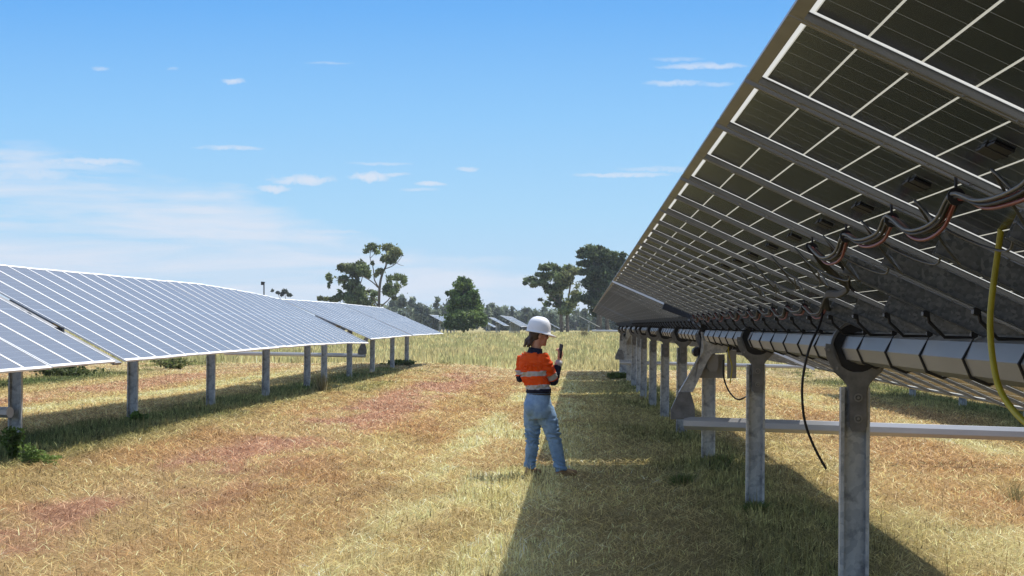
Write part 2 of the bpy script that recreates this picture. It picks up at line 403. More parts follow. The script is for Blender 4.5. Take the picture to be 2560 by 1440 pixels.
def clamp_mesh(tilt):
    """rod that grips the octagonal tube and ends at the rail, drawn in the tube's own axes"""
    bm = bmesh.new(); r = TR+.008
    def rail_pt(sx, dz): # point in the rail's axes
        c, s = math.cos(tilt), math.sin(tilt); ox, oz = OFF
        return (ox+c*sx+s*dz, oz-s*sx+c*dz)
    a = [rail_pt(-.27, -.085), rail_pt(-.245, -.122), rail_pt(-.17, -.150)]
    ring = [(r*math.cos(R(t)), r*math.sin(R(t))) for t in (125, 180, 225, 270, 315, 360, 410)]
    b = [rail_pt(.17, -.150), rail_pt(.245, -.122), rail_pt(.27, -.085)]
    pts = [Vector((x, 0, z)) for x, z in a+ring+b]
    tube(bm, pts, .0065, 6)
    tube(bm, [Vector((rail_pt(-.27, -.10)[0], -.03, rail_pt(-.27, -.10)[1])), Vector((rail_pt(-.27, -.10)[0], .03, rail_pt(-.27, -.10)[1]))], .014, 6)
    tube(bm, [Vector((ring[0][0], -.02, ring[0][1]+.01)), Vector((ring[0][0], .02, ring[0][1]+.01))], .014, 6)
    return done(bm, 'clamp_rod', MT['rod'])
OFF = (.055, .145)      # module centre relative to tube centre
def post_mesh(h):
    bm = bmesh.new(); w = .079
    box(bm, -w+.006, w-.006, -.003, .003, -h, 0)
    for s in (-1, 1):
        a, b_ = sorted((s*w, s*(w-.006))); box(bm, a, b_, -.05, .05, -h, 0)
        a, b_ = sorted((s*(w-.006), s*(w-.020))); box(bm, a, b_, -.05, -.046, -h, 0); box(bm, a, b_, .046, .05, -h, 0)
    return done(bm, 'support_post', MT['galv_post'])
def bracket_mesh():
    bm = bmesh.new(); y0, y1 = -.066, -.052
    # lower cradle with the two shoulders running into the tang
    outl = []
    for a in range(172, 226, 6): outl.append((.178*math.cos(R(a)), .178*math.sin(R(a))))
    outl += [(-.080, -.168), (-.055, -.200), (-.046, -.24), (-.046, -.43), (-.034, -.455), (.034, -.455), (.046, -.43), (.046, -.24), (.055, -.200), (.080, -.168)]
    for a in range(316, 369, 6): outl.append((.178*math.cos(R(a)), .178*math.sin(R(a))))
    for a in range(368, 171, -7): outl.append((.134*math.cos(R(a)), .134*math.sin(R(a))))
    # the outline closes along the inner radius through the bottom
    inner = [(.134*math.cos(R(a)), .134*math.sin(R(a))) for a in range(368, 171, -7)]
    outer = outl[:len(outl)-len(inner)]
    poly = outer+inner
    prism(bm, poly, y0, y1)
    arc_strip(bm, 0, 0, .136, .150, 8, 172, -.062, .03, 18)
    # rolled edge of the plate
    for s in (-1, 1):
        tube(bm, [(s*.046, (y0+y1)/2+.01, -.43), (s*.046, (y0+y1)/2+.01, -.24), (s*.056, (y0+y1)/2+.01, -.20), (s*.082, (y0+y1)/2+.01, -.168), (s*.128, (y0+y1)/2+.01, -.126), (s*.178, (y0+y1)/2+.01, .0)], .006, 6)
    return done(bm, 'bearing_bracket', MT['bracket'])
def ring_mesh():
    bm = bmesh.new(); arc_strip(bm, 0, 0, TR-.004, .133, 0, 360, -.05, .05, 32)
    return done(bm, 'bearing_ring', MT['black'])
def boltset_mesh():
    bm = bmesh.new()
    for z in (-.27, -.385):
        arc_strip(bm, 0, z, .016, .023, 0, 360, -.074, -.067, 20)
        bmesh.ops.create_cone(bm, cap_ends=True, segments=6, radius1=.009, radius2=.008, depth=.016, matrix=Matrix.Translation((0, -.074, z)) @ Matrix.Rotation(R(90), 4, 'X'))
    for s, z in ((-1, -.01), (-1, -.11), (1, -.11)):
        bmesh.ops.create_cone(bm, cap_ends=True, segments=8, radius1=.008, radius2=.007, depth=.012, matrix=Matrix.Translation((s*(.16 if z > -.05 else .115), -.07, z)) @ Matrix.Rotation(R(90), 4, 'X'))
    return done(bm, 'bearing_bolts', MT['housing'])
ME_FRAME, ME_FRAME_SUNLIT, ME_SHEET, ME_JBOX, ME_RAIL = frame_mesh(), frame_mesh(.043, 'alu_white', False), sheet_mesh(), jbox_mesh(), rail_mesh(); ME_RAIL_S = rail_mesh(.30)
ME_BRK, ME_RING, ME_BSET = bracket_mesh(), ring_mesh(), boltset_mesh()
ME_CLAMP = clamp_mesh(R(25)); ME_POST = {}
def get_post(h):
    k = round(h, 1)
    if k not in ME_POST: ME_POST[k] = post_mesh(k)
    return ME_POST[k]
def drive_parts(root, x, y, z):
    """slewing arm that reaches down to the linkage bar"""
    bm = bmesh.new(); y0, y1 = -.19, -.17
    prism(bm, [(-.10, .045), (.02, -.02), (.20, -.07), (.23, -.09), (.17, -.20), (.02, -.21), (-.04, -.30), (-.21, -.66), (-.36, -.66), (-.12, -.18)], y0, y1)
    prism(bm, [(-.375, -.66), (-.36, -.66), (-.075, -.17), (-.10, .045), (-.115, .045), (-.09, -.17)], y0-.02, y1+.08)
    link('drive_arm', done(bm, 'drive_arm', MT['galv_post']), root, (x, y, z))
    bm = bmesh.new()
    prism(bm, [(-.375, -.66), (-.24, -.66), (-.19, -.83), (-.19, -.98), (-.47, -.98), (-.47, -.86)], -.23, -.13)
    link('arm_foot', done(bm, 'arm_foot', MT['bracket']), root, (x, y, z))
    bm = bmesh.new()
    box(bm, .20, .30, -.16, .02, -.50, -.17); box(bm, -.12, .17, -.05, .12, -.50, -.22)
    prism(bm, [(-.04, -.22), (.09, -.22), (.09, -.38), (.06, -.42), (-.01, -.42), (-.04, -.38)], -.14, -.05)
    link('gearbox', done(bm, 'gearbox', MT['housing']), root, (x, y, z))
    for cx, cz, r in ((-.16, -.19, .06), (.20, -.12, .075), (.02, .05, .07), (-.08, .10, .05), (.14, .06, .045)):
        bm = bmesh.new(); bmesh.ops.create_cone(bm, cap_ends=True, segments=14, radius1=r, radius2=r*.8, depth=.16, matrix=Matrix.Translation((cx, -.10, cz)) @ Matrix.Rotation(R(90), 4, 'X')); link('pivot_boss', done(bm, 'pivot_boss', MT['black']), root, (x, y, z))
    bm = bmesh.new(); box(bm, .25, .55, .02, .14, -.20, -.08)
    link('drive_motor', done(bm, 'drive_motor', MT['black']), root, (x, y, z))

def tracker(name, label, xt, zprof, tprof, tables, posts, drive=None, detail=2, tube_ext=(.3, .3), group='rows of solar trackers', bright=1):
    """xt tube x, zprof/tprof: D -> tube height / tilt (deg); tables: (D0, count)"""
    root = empty(name, (xt, tables[0][0]*UW, float(ground(xt, tables[0][0]*UW))))
    tag(root, label, 'solar tracker', group)
    ox, oy, oz = root.location
    z_at = lambda D: float(np.interp(D, [p[0] for p in zprof], [p[1] for p in zprof]))
    t_at = lambda D: R(float(np.interp(D, [p[0] for p in tprof], [p[1] for p in tprof])))
    # torque tube
    D0, D1 = tables[0][0]-tube_ext[0], tables[-1][0]+tables[-1][1]+tube_ext[1]
    bm = bmesh.new(); Ds = np.arange(D0, D1+.001, (D1-D0)/max(2, round((D1-D0)/3)))
    rings = [[bm.verts.new((px, D*UW-oy, z_at(D)-oz+pz)) for px, pz in octo(TR)] for D in Ds]
    for a, b in zip(rings, rings[1:]):
        for k in range(8): bm.faces.new((a[k], a[(k+1) % 8], b[(k+1) % 8], b[k]))
    bm.faces.new(rings[0][::-1]); bm.faces.new(rings[-1])
    link('torque_tube', done(bm, 'torque_tube', MT['galv_smooth']), root)
    for Ds_, cnt in tables:
        for k in range(cnt+1):
            Db = Ds_+k; t = t_at(Db); c, s = math.cos(t), math.sin(t)
            od = math.hypot(*OFF); cx, cz = s*od, c*od
            if detail:
                yb = Db*UW+(.03 if k == 0 else (-.03 if k == cnt else 0))
                link('mounting_rail', ME_RAIL if Db < 8.4 else ME_RAIL_S, root, (cx, yb-oy, z_at(Db)-oz+cz), (0, t, 0))
                if detail > 1:
                    link('clamp_rod', ME_CLAMP, root, (0, yb-oy, z_at(Db)-oz), (0, t-R(25), 0))
            if k == cnt: break
            Dm = Db+.5; t = t_at(Dm)+R(random.uniform(-.25, .25)); c, s = math.cos(t), math.sin(t); cx, cz = s*od, c*od
            slope = math.atan2(z_at(Dm+.5)-z_at(Dm-.5), UW)
            p = link('solar_panel', ME_SHEET, root, (cx, Dm*UW-oy, z_at(Dm)-oz+cz), (slope, t, 0))
            link('frame', ME_FRAME if detail > 1 or bright == 0 else ME_FRAME_SUNLIT, p)
            if detail > 1:
                link('junction_box', ME_JBOX, p, (-.80, 0, 0))
    for D in posts:
        zt = z_at(D); gz = float(ground(xt, D*UW)); h = zt-.215-gz+.35
        me = get_post(h)
        p = link('support_post', me, root, (-.012, D*UW-oy, zt-.215-oz), (0, R(.5), 0))
        if detail:
            q = link('bearing_bracket', ME_BRK, root, (0, D*UW-oy, zt-oz)); link('bearing_ring', ME_RING, q)
            if detail > 1: link('bearing_bolts', ME_BSET, q)
    for D in (drive or []):
        drive_parts(root, 0, D*UW-oy-.02, z_at(D)-oz)
    return root

zr = [(0, 1.475), (60, 1.47), (90, 1.43)]; tr_ = [(0, 26), (4, 25.4), (10, 24.2), (26, 23.6), (56, 24.5), (90, 26)]
postA = [5.0, 11.55, 18.15, 24.9, 31.7, 38.2, 44.8, 51.6]; postB = [55.6, 61.5, 68, 75, 81.4]
tracker('solar_tracker', 'near right tracker row seen from below, cables hanging from its dark panels', 1.495, zr, tr_,
        [(-.2, 25), (25.3, 29)], postA, [24.9])
tracker('solar_tracker', 'short far tracker at the end of the right row, behind the bright gap', 1.495, zr, tr_, [(55.1, 13), (68.6, 15)], postB, [68], detail=1, bright=0)
zl = [(0, 1.62), (30, 1.655), (43, 1.68), (50, 1.63), (54.5, 1.565), (55, 1.61), (68, 1.64), (86, 1.62)]
tl = [(0, 28.7), (45, 28.5), (54.5, 26.5), (55, 24), (90, 23.2)]
tracker('solar_tracker', 'near left tracker row showing its glassy blue panel tops', -6.80, zl, tl, [(5.05, 20), (25.6, 29)],
        [5.2, 11.9, 18.6, 25.2, 31.8, 38.5, 45.2, 52.0], [25.2], detail=1)
tracker('solar_tracker', 'short far tracker behind the near left row, its end jutting over the grass', -6.80, zl, tl, [(55.1, 13), (68.6, 15)],
        [55.4, 61.4, 68.1, 75.2, 81.4], [68.1], detail=1)
tracker('solar_tracker', 'tracker row hidden behind the near left row, only its posts and shade showing', -15.1, zl, tl, [(25.6, 29)],
        [31.8, 38.5, 45.2, 52.0], None, detail=0)
tracker('solar_tracker', 'tracker row beyond the near right row, mostly behind it', 8.05, zr, tr_, [(8.8, 16), (25.3, 29)],
        [11.5, 18.1, 24.9, 31.7, 38.2, 44.8, 51.6], None, detail=0)
lt = bpy.data.objects['solar_tracker.002']
bm = bmesh.new(); D_ = 25.31; t_ = R(28.6); od = math.hypot(*OFF)
box(bm, -PL/2+.02, PL/2-.02, -.24, .30, -.060, -.030)
link('gap_cover', done(bm, 'gap_cover', MT['bracket']), lt, (math.sin(t_)*od, D_*UW-lt.location.y, float(np.interp(D_, [p[0] for p in zl], [p[1] for p in zl]))-lt.location.z+math.cos(t_)*od), (0, t_, 0))
damp = bpy.data.objects['solar_tracker']
bm = bmesh.new(); D_ = 25.05; t_ = R(23.7); box(bm, -PL/2, PL/2, .13, .20, -.034, -.004)  # white strip: the lit end frame of the next table put into colour
link('gap_cover', done(bm, 'gap_cover', MT['alu_white']), damp, (math.sin(t_)*od, D_*UW-damp.location.y, float(np.interp(D_, [p[0] for p in zr], [p[1] for p in zr]))-damp.location.z+math.cos(t_)*od), (0, t_, 0))
for D_, k_ in ((25.04, 1.0),):
    a_, b_ = P(1658, 764, D_*UW), P(1742, 794, D_*UW)
    bm = bmesh.new(); d_ = (b_-a_); nn_ = Vector((-d_.z, 0, d_.x)).normalized()*.045
    for y0_ in (0,): prism(bm, [tuple((q-damp.location)[i] for i in (0, 2)) for q in (a_+nn_, b_+nn_, b_-nn_, a_-nn_)], a_.y-damp.location.y-.05, a_.y-damp.location.y+.05)
    link('gap_cover', done(bm, 'gap_cover', MT['black']), damp)
# far block
def far_tracker(px, py, y, n, label, tilt=28.):
    c = P(px, py, y); D = y/UW
    return tracker('solar_tracker', label, c.x, [(0, c.z-.13), (2000, c.z-.13)], [(0, tilt), (2000, tilt)], [(D, n)], [D+1+6.5*k for k in range(n//7+1)], None,
                   detail=0, group='trackers of the distant block')
far_tracker(1275, 803, 300, 40, 'distant tracker just left of the hard hat, white top facing us')
far_tracker(1098, 801, 305, 30, 'distant tracker left of the conical tree, its slanting near end showing')
far_tracker(925, 800, 310, 60, 'distant tracker whose white top runs flat behind the left row')
far_tracker(1240, 804, 400, 20, 'more distant tracker between the conical tree and the tracker by the hard hat')
far_tracker(1216, 809, 480, 16, 'farthest small white tracker just right of the conical tree')
far_tracker(1385, 815, 450, 14, 'small distant white tracker just right of the hard hat')
far_tracker(1472, 803, 300, 26, 'distant tracker under the large gum tree at right')

# linkage bars
def bar(name, p0, p1, w, h, label, mat='bar'):
    bm = bmesh.new(); p0, p1 = Vector(p0), Vector(p1); d = p1-p0; L_ = d.length
    rr_ = h/2/math.cos(R(22.5)); ra, rb = ([bm.verts.new((X_, rr_*math.sin(R(45*k+22.5)), rr_*math.cos(R(45*k+22.5)))) for k in range(8)] for X_ in (0, L_))
    for k in range(8): bm.faces.new((ra[k], ra[(k+1) % 8], rb[(k+1) % 8], rb[k]))
    bm.faces.new(ra); bm.faces.new(rb[::-1])
    me = done(bm, name, [MT[mat], MT['alu_white']]); o = link(name, me, None, p0)
    o.rotation_euler = (0, -math.atan2(d.z, math.hypot(d.x, d.y)), math.atan2(d.y, d.x))
    return tag(o, label, 'linkage bar', 'linkage bars between the trackers')
yb = 24.9*UW-.2
bar('linkage_bar', P(1712, 1057, yb), P(2900, 1095, yb-1.6), .10, .15, 'near horizontal steel bar crossing behind the two nearest right posts')
bar('linkage_bar', P(1550, 906, 68*UW-.2), P(2200, 921, 68*UW-2), .09, .12, 'farther horizontal bar behind the right row of posts')
bar('linkage_bar', P(560, 883, 68.1*UW+1.5), P(912, 889, 68.1*UW-.2), .09, .13, 'horizontal bar seen under the left row of panels')
bar('linkage_bar', P(-300, 1026, 25.2*UW+.8), P(19, 1032, 25.2*UW-.2), .10, .13, 'end of a bar at the left edge of the photo')
bar('linkage_bar', P(1482, 827, 114), P(1556, 828, 111), .07, .09, 'thin bright bar above the grass at the far end of the right row')

# ------------------------------------------------------------ cables
def strand(name, pts, r, mat, parent=None, k=6, n=7):
    bm = bmesh.new(); tube(bm, smooth_path(pts, k), r, n); return link(name, done(bm, name, MT[mat], True), parent)
def under(xc, D, drop=.0):      # point under the right row's panels at world x
    z_at = float(np.interp(D, [p[0] for p in zr], [p[1] for p in zr])); t = R(float(np.interp(D, [p[0] for p in tr_], [p[1] for p in tr_])))
    od = math.hypot(*OFF); cx, cz = 1.495+math.sin(t)*od, z_at+math.cos(t)*od
    return Vector((xc, D*UW, cz-(xc-cx)*math.tan(t)-.045-drop))
def harness(xc, D0, D1, sag, nm):
    e = empty(nm, under(xc, D0)); o = e.location
    specs = [(-.012, .0, 'grey'), (-.004, -.006, 'black'), (.003, .003, 'red'), (.008, -.005, 'red'), (.014, .004, 'black')]
    for i_, (dx, dz, cl) in enumerate(specs):
        pts = []; D = D0
        while D <= D1+.01:
            jx, jz = random.uniform(-.003, .003), random.uniform(-.003, .003)
            pts.append(under(xc+dx+jx, D, .015-dz+jz)-o)
            if D+1 <= D1+.01:
                for q, s in ((.25, .72), (.5, 1), (.75, .75)):
                    sg = sag*(1+.35*math.sin(D*3.1)+random.uniform(-.07, .07))*(1+.2*(i_ == 3))
                    pts.append(under(xc+dx+.01, D+q, .02-dz+sg*s)-o)
            D += 1
        strand(cl+'_cable', pts, .0048, 'cable_'+cl, e, 5)
    D = D0
    while D <= D1+.01:
        bm = bmesh.new(); c_ = under(xc+.001, D, .016)-o; tube(bm, [c_+Vector((0, -.006, 0)), c_+Vector((0, .006, 0))], .021, 10); tube(bm, [c_+Vector((0, 0, .012)), c_+Vector((0, 0, .045))], .004, 6)
        link('cable_tie', done(bm, 'cable_tie', MT['black']), e); D += 1
    return e
h1 = harness(.845, .8, 7.8, .036, 'cable_harness')
tag(h1, 'bundle of red, grey and black cables looping below the nearest panels', 'cable bundle', 'cable bundles under the right row')
h2 = harness(1.235, 10.8, 23.8, .030, 'cable_harness')
tag(h2, 'farther bundle of dark cables looping close to the tube under the right row', 'cable bundle', 'cable bundles under the right row')
# drop from the first bundle to the second
yy = 7.8*UW
e = empty('cable_drop', under(.85, 7.8)); o = e.location
for k, dx in enumerate((-.012, 0, .012, .022)):
    strand('black_cable', [under(.84+dx, 7.8, .02)-o, P(2022+k*3, 615, yy+.05)-o, P(2052+k*3, 660, yy+.3)-o, P(2092+k*2, 697, yy+.8)-o, P(2118, 722-k*2, yy+1.4)-o, P(2098, 740-k*3, yy+2.2)-o, P(2066, 742-k*3, yy+3.0)-o, under(1.235+dx, 10.8, .03)-o], .009, 'cable_black', e)
tag(e, 'black cables dropping from the near bundle towards the tube', 'cable')
e = strand('hanging_cable', [P(2075, 612, yy+.05), P(2085, 640, yy+.1), P(2105, 670, yy+.2), P(2120, 690, yy+.25), P(2122, 716, yy+.3), P(2134, 728, yy+.3)], .006, 'cable_black')
tag(e, 'short black lead curling beside the cable drop under the panels', 'cable')
# leads joining neighbouring junction boxes
for D in range(2, 12):
    a, b = under(.86, D+.8, .03), under(1.05, D+.95, .02)
    o = strand('module_lead', [under(.83, D+.3, .0), under(.93, D+.45, .06), under(1.0, D+.62, .07), under(.98, D+.8, .01), under(1.0, D+1.0, .06), under(.9, D+1.2, .05), under(.83, D+1.3, 0)], .0035, 'cable_grey')
    tag(o, 'thin grey lead sagging between two neighbouring panels of the near right row', 'cable', 'thin leads between neighbouring panels')
yc = 7.1
o = strand('yellow_cable', [P(2500, 560, yc), P(2492, 620, yc), P(2478, 720, yc), P(2471, 800, yc), P(2475, 880, yc-.02), P(2490, 960, yc-.05), P(2520, 1015, yc-.1), P(2568, 1062, yc-.2), P(2640, 1090, yc-.3)], .0088, 'cable_yellow', None, 8, 10)
tag(o, 'thick yellow green cable hanging in an arc at the right edge', 'cable')
yc = 11.2*UW
o = strand('hanging_cable', [P(2070, 742, yc), P(2062, 762, yc-.1), P(2046, 815, yc-.5), P(2022, 870, yc-.6), P(2006, 940, yc-.6), P(2004, 1000, yc-.6), P(2012, 1060, yc-.6), P(2035, 1120, yc-.6), P(2063, 1171, yc-.6)], .0068, 'cable_black', None, 8)
tag(o, 'long thin black cable dangling loose between the two nearest posts', 'cable')
yc = 24.9*UW-.4
o = strand('hanging_cable', [P(1808, 900, yc), P(1808, 940, yc), P(1820, 975, yc), P(1840, 997, yc), P(1860, 993, yc), P(1885, 970, yc+.2)], .010, 'cable_black', None, 8)
tag(o, 'black cable looping from the drive motor to the second nearest post', 'cable')
yc = 22*UW-.2
o = strand('hanging_cable', [P(1822, 848, yc), P(1820, 880, yc), P(1829, 915, yc), P(1826, 945, yc), P(1824, 957, yc)], .007, 'cable_yellow')
tag(o, 'thin yellow green cable end hanging under the tube beside the drive', 'cable')

# ------------------------------------------------------------ trees
def leaf_cloud(clusters, y, scale, cols, size, dens, dspread=1.0, top_light=0):
    """clusters (px, py, rx, ry) around distance y -> numpy leaf triangles/quads"""
    vs, cs = [], []
    for cl in clusters:
        px, py, rx, ry = cl; c = P(px, py, y); k = y/F
        ax, az = rx*k*1.12, ry*k*1.15; ay = (ax+az)/2*1.1
        n = int(dens*(rx*ry)*1.15)+20
        d = rng.normal(0, 1, (n, 3)); d /= np.linalg.norm(d, axis=1)[:, None]
        r = rng.uniform(.3, 1.0, n)**.6*(1+.30*rng.normal(0, .5, n))
        off = rng.uniform(-1, 1)*ax*dspread
        p = np.array(c)[None]+d*r[:, None]*np.array((ax, ay, az))[None]; p[:, 1] += off
        # knock holes through the crown
        hol = vnoise(p[:, 0]+31, p[:, 2]+p[:, 1]*.5, size*6.5, 3) > .24
        p = p[hol]; n = len(p)
        base = cols[rng.integers(0, len(cols))]; col = np.array(base)[None]*rng.uniform(.5, 1.6, (n, 1))*rng.uniform(.75, 1.3)*(.7+.7*vnoise(p[:, 0], p[:, 2], size*4, 9))[:, None]
        u = rng.normal(0, 1, (n, 3)); u /= np.linalg.norm(u, axis=1)[:, None]
        w = np.cross(u, rng.normal(0, 1, (n, 3))); w /= np.linalg.norm(w, axis=1)[:, None]
        s = size*rng.uniform(.8, 1.9, (n, 1))
        q = np.stack([p-u*s, p+w*s*.45, p+u*s, p-w*s*.45], 1)
        vs.append(q.reshape(-1, 3)); cs.append(np.repeat(col, 4, 0))
    v = np.concatenate(vs); c = np.concatenate(cs)
    f = np.arange(len(v)).reshape(-1, 4); return v, f, c
MT['bark'] = mat_noise('bark', (.10, .085, .07), (.20, .17, .14), 3, .9)
GUM = [(.14, .18, .075), (.16, .20, .085), (.12, .16, .07), (.18, .20, .09)]
def tree(name, label, clusters, limbs, y, cols=GUM, size=.16, dens=1.6, group=None, parts=True):
    x0 = (limbs[0][0][0][0]-VX)*y/F; gz = float(ground(x0, y))
    root = empty(name, (x0, y, gz)); tag(root, label, 'tree', group)
    bm = bmesh.new()
    for li, (path, w0, w1) in enumerate(limbs):
        pts = [P(a[0], a[1], y)+Vector((0, random.uniform(-.3, .3) if k else 0, 0)) for k, a in enumerate(path)]
        if li == 0 or path[0][1] > 815: pts[0].z = gz-.3
        sp = smooth_path(pts, 4); kk = y/F
        tube(bm, [p-root.location for p in sp], [(w0+(w1-w0)*i_/(len(sp)-1))*kk*.62 for i_ in range(len(sp))], 7)
    link('trunk', done(bm, 'trunk', MT['bark'], True), root)
    v, f, c = leaf_cloud(clusters, y, 1, cols, size, dens)
    v = v-np.array(root.location)[None]
    me = bpy.data.meshes.new('crown'); fill_mesh(me, v, f); add_col(me, c); me.materials.append(MT['leaf']); link('crown', me, root)
    return root
tree('gum_tree', 'tall open gum tree with bare forked limbs rising over the left row', [
    (929, 617, 15, 9), (915, 627, 7, 6), (943, 626, 8, 9), (971, 618, 22, 9), (989, 629, 13, 11), (997, 640, 9, 9), (975, 639, 15, 10), (978, 652, 13, 9), (958, 647, 8, 8),
    (931, 658, 4, 5), (950, 678, 11, 7), (940, 686, 6, 6), (992, 693, 21, 8), (1012, 706, 9, 13), (977, 698, 10, 8), (980, 716, 19, 11), (974, 731, 17, 9), (998, 722, 13, 9), (1013, 731, 6, 6), (966, 722, 9, 9), (985, 745, 8, 4)],
    [([(947, 828), (946, 765), (949, 715), (955, 685), (964, 664), (965, 645), (968, 622)], 7, 2), ([(948, 722), (936, 700), (934, 684), (930, 660), (924, 643), (929, 618)], 3, 1),
     ([(925, 645), (934, 636), (944, 627)], 1.5, .8), ([(962, 672), (980, 665), (996, 652), (1008, 633)], 2.2, .7), ([(992, 658), (1002, 663), (1009, 664)], 1.2, .6),
     ([(948, 722), (930, 705), (912, 694), (903, 690)], 3, 1.2), ([(952, 765), (968, 752), (978, 738), (985, 728)], 3, 1), ([(955, 690), (946, 682), (945, 676)], 1.5, .8), ([(944, 766), (936, 750), (926, 740)], 3, 1)],
    350, size=.15, dens=1.9)
tree('gum_tree', 'rounded bushy gum tree left of the tall open one', [
    (852, 668, 11, 9), (866, 670, 17, 11), (884, 672, 18, 12), (899, 661, 12, 9), (907, 675, 17, 13), (919, 686, 8, 9), (889, 687, 15, 9), (823, 693, 8, 9), (838, 702, 12, 9), (821, 713, 3, 6),
    (858, 697, 11, 9), (885, 706, 12, 9), (863, 716, 8, 6), (843, 732, 10, 9), (843, 743, 12, 7), (881, 733, 19, 13), (903, 727, 15, 11), (892, 750, 29, 12), (921, 734, 13, 9), (935, 734, 10, 7), (912, 748, 24, 11), (867, 742, 14, 10), (798, 746, 6, 5), (816, 747, 18, 4), (836, 750, 14, 5), (874, 716, 9, 9), (900, 765, 45, 9)],
    [([(893, 828), (890, 770), (886, 730), (882, 700), (870, 675)], 7, 2), ([(888, 735), (902, 705), (908, 680)], 3, 1), ([(884, 712), (860, 700), (838, 702)], 3, 1), ([(888, 750), (865, 735), (845, 732)], 3, 1)],
    355, size=.16, dens=2.3)
tree('conical_tree', 'dense dark green conical tree standing alone in the middle', [
    (1153, 699, 9, 8), (1168, 703, 8, 6), (1150, 713, 16, 9), (1170, 716, 15, 9), (1158, 730, 24, 10), (1132, 733, 9, 8), (1184, 735, 12, 10), (1160, 748, 32, 12), (1137, 752, 14, 10), (1188, 752, 14, 10),
    (1160, 768, 38, 13), (1135, 775, 20, 12), (1190, 772, 16, 13), (1160, 790, 43, 14), (1130, 795, 16, 14), (1195, 793, 18, 14), (1160, 808, 42, 14), (1208, 800, 10, 14), (1125, 812, 14, 9), (1118, 733, 4, 6)],
    [([(1160, 830), (1160, 780), (1158, 720)], 6, 1)], 300, cols=[(.10, .16, .05), (.13, .19, .055), (.09, .14, .045)], size=.13, dens=2.6)
tree('gum_tree', 'spreading gum tree with a ragged left side right of the hard hat', [
    (1326, 698, 15, 8), (1313, 707, 6, 5), (1348, 686, 11, 5), (1362, 669, 17, 8), (1378, 667, 17, 8), (1398, 670, 19, 9), (1420, 671, 17, 9), (1438, 678, 14, 9), (1351, 706, 19, 8), (1334, 712, 11, 6), (1366, 691, 15, 9),
    (1387, 691, 21, 12), (1413, 691, 23, 13), (1428, 706, 20, 13), (1398, 715, 25, 12), (1369, 716, 14, 7), (1377, 728, 16, 7), (1416, 727, 27, 12), (1350, 749, 8, 3), (1368, 760, 9, 6), (1391, 745, 21, 9), (1418, 745, 24, 10), (1402, 762, 18, 9), (1427, 762, 16, 9), (1440, 742, 16, 14), (1412, 778, 18, 8)],
    [([(1404, 828), (1402, 780), (1400, 745), (1390, 710), (1378, 680)], 8, 2), ([(1419, 828), (1418, 780), (1422, 740), (1428, 700)], 8, 2), ([(1400, 760), (1378, 740), (1352, 712), (1330, 702)], 3, 1), ([(1398, 770), (1372, 756), (1350, 750)], 2, .7)],
    360, size=.16, dens=2.1)
tree('gum_tree', 'largest dark gum tree partly hidden by the right row of panels', [
    (1476, 621, 14, 8), (1458, 627, 11, 8), (1447, 630, 5, 4), (1496, 621, 13, 7), (1514, 632, 13, 9), (1452, 641, 9, 5), (1481, 637, 23, 11), (1507, 648, 25, 11), (1464, 659, 15, 8), (1489, 662, 25, 13), (1521, 660, 20, 13), (1537, 636, 8, 7), (1557, 637, 8, 6),
    (1548, 651, 16, 9), (1540, 668, 18, 12), (1498, 684, 29, 15), (1527, 684, 25, 15), (1462, 680, 15, 7), (1490, 706, 29, 16), (1519, 706, 25, 16), (1470, 706, 15, 12), (1494, 734, 28, 15), (1520, 735, 24, 16), (1471, 748, 20, 10), (1498, 760, 24, 12), (1520, 765, 20, 14), (1490, 780, 16, 10), (1448, 660, 6, 5)],
    [([(1497, 830), (1498, 775), (1496, 730), (1488, 680), (1478, 640)], 13, 3), ([(1519, 830), (1517, 780), (1520, 720), (1535, 660)], 10, 2)],
    345, cols=[(.08, .11, .055), (.10, .13, .065), (.09, .12, .055)], size=.17, dens=2.4)
tree('small_tree', 'small tree top peeping over the left row beside the pole', [(711, 729, 8, 5), (722, 737, 6, 4), (693, 732, 4, 3), (703, 736, 5, 4), (679, 726, 3, 3)],
     [([(712, 828), (712, 760), (711, 734)], 2, 1), ([(711, 760), (698, 745), (693, 735)], 1, .6)], 520, cols=[(.06, .075, .05)], size=.22, dens=1.6)
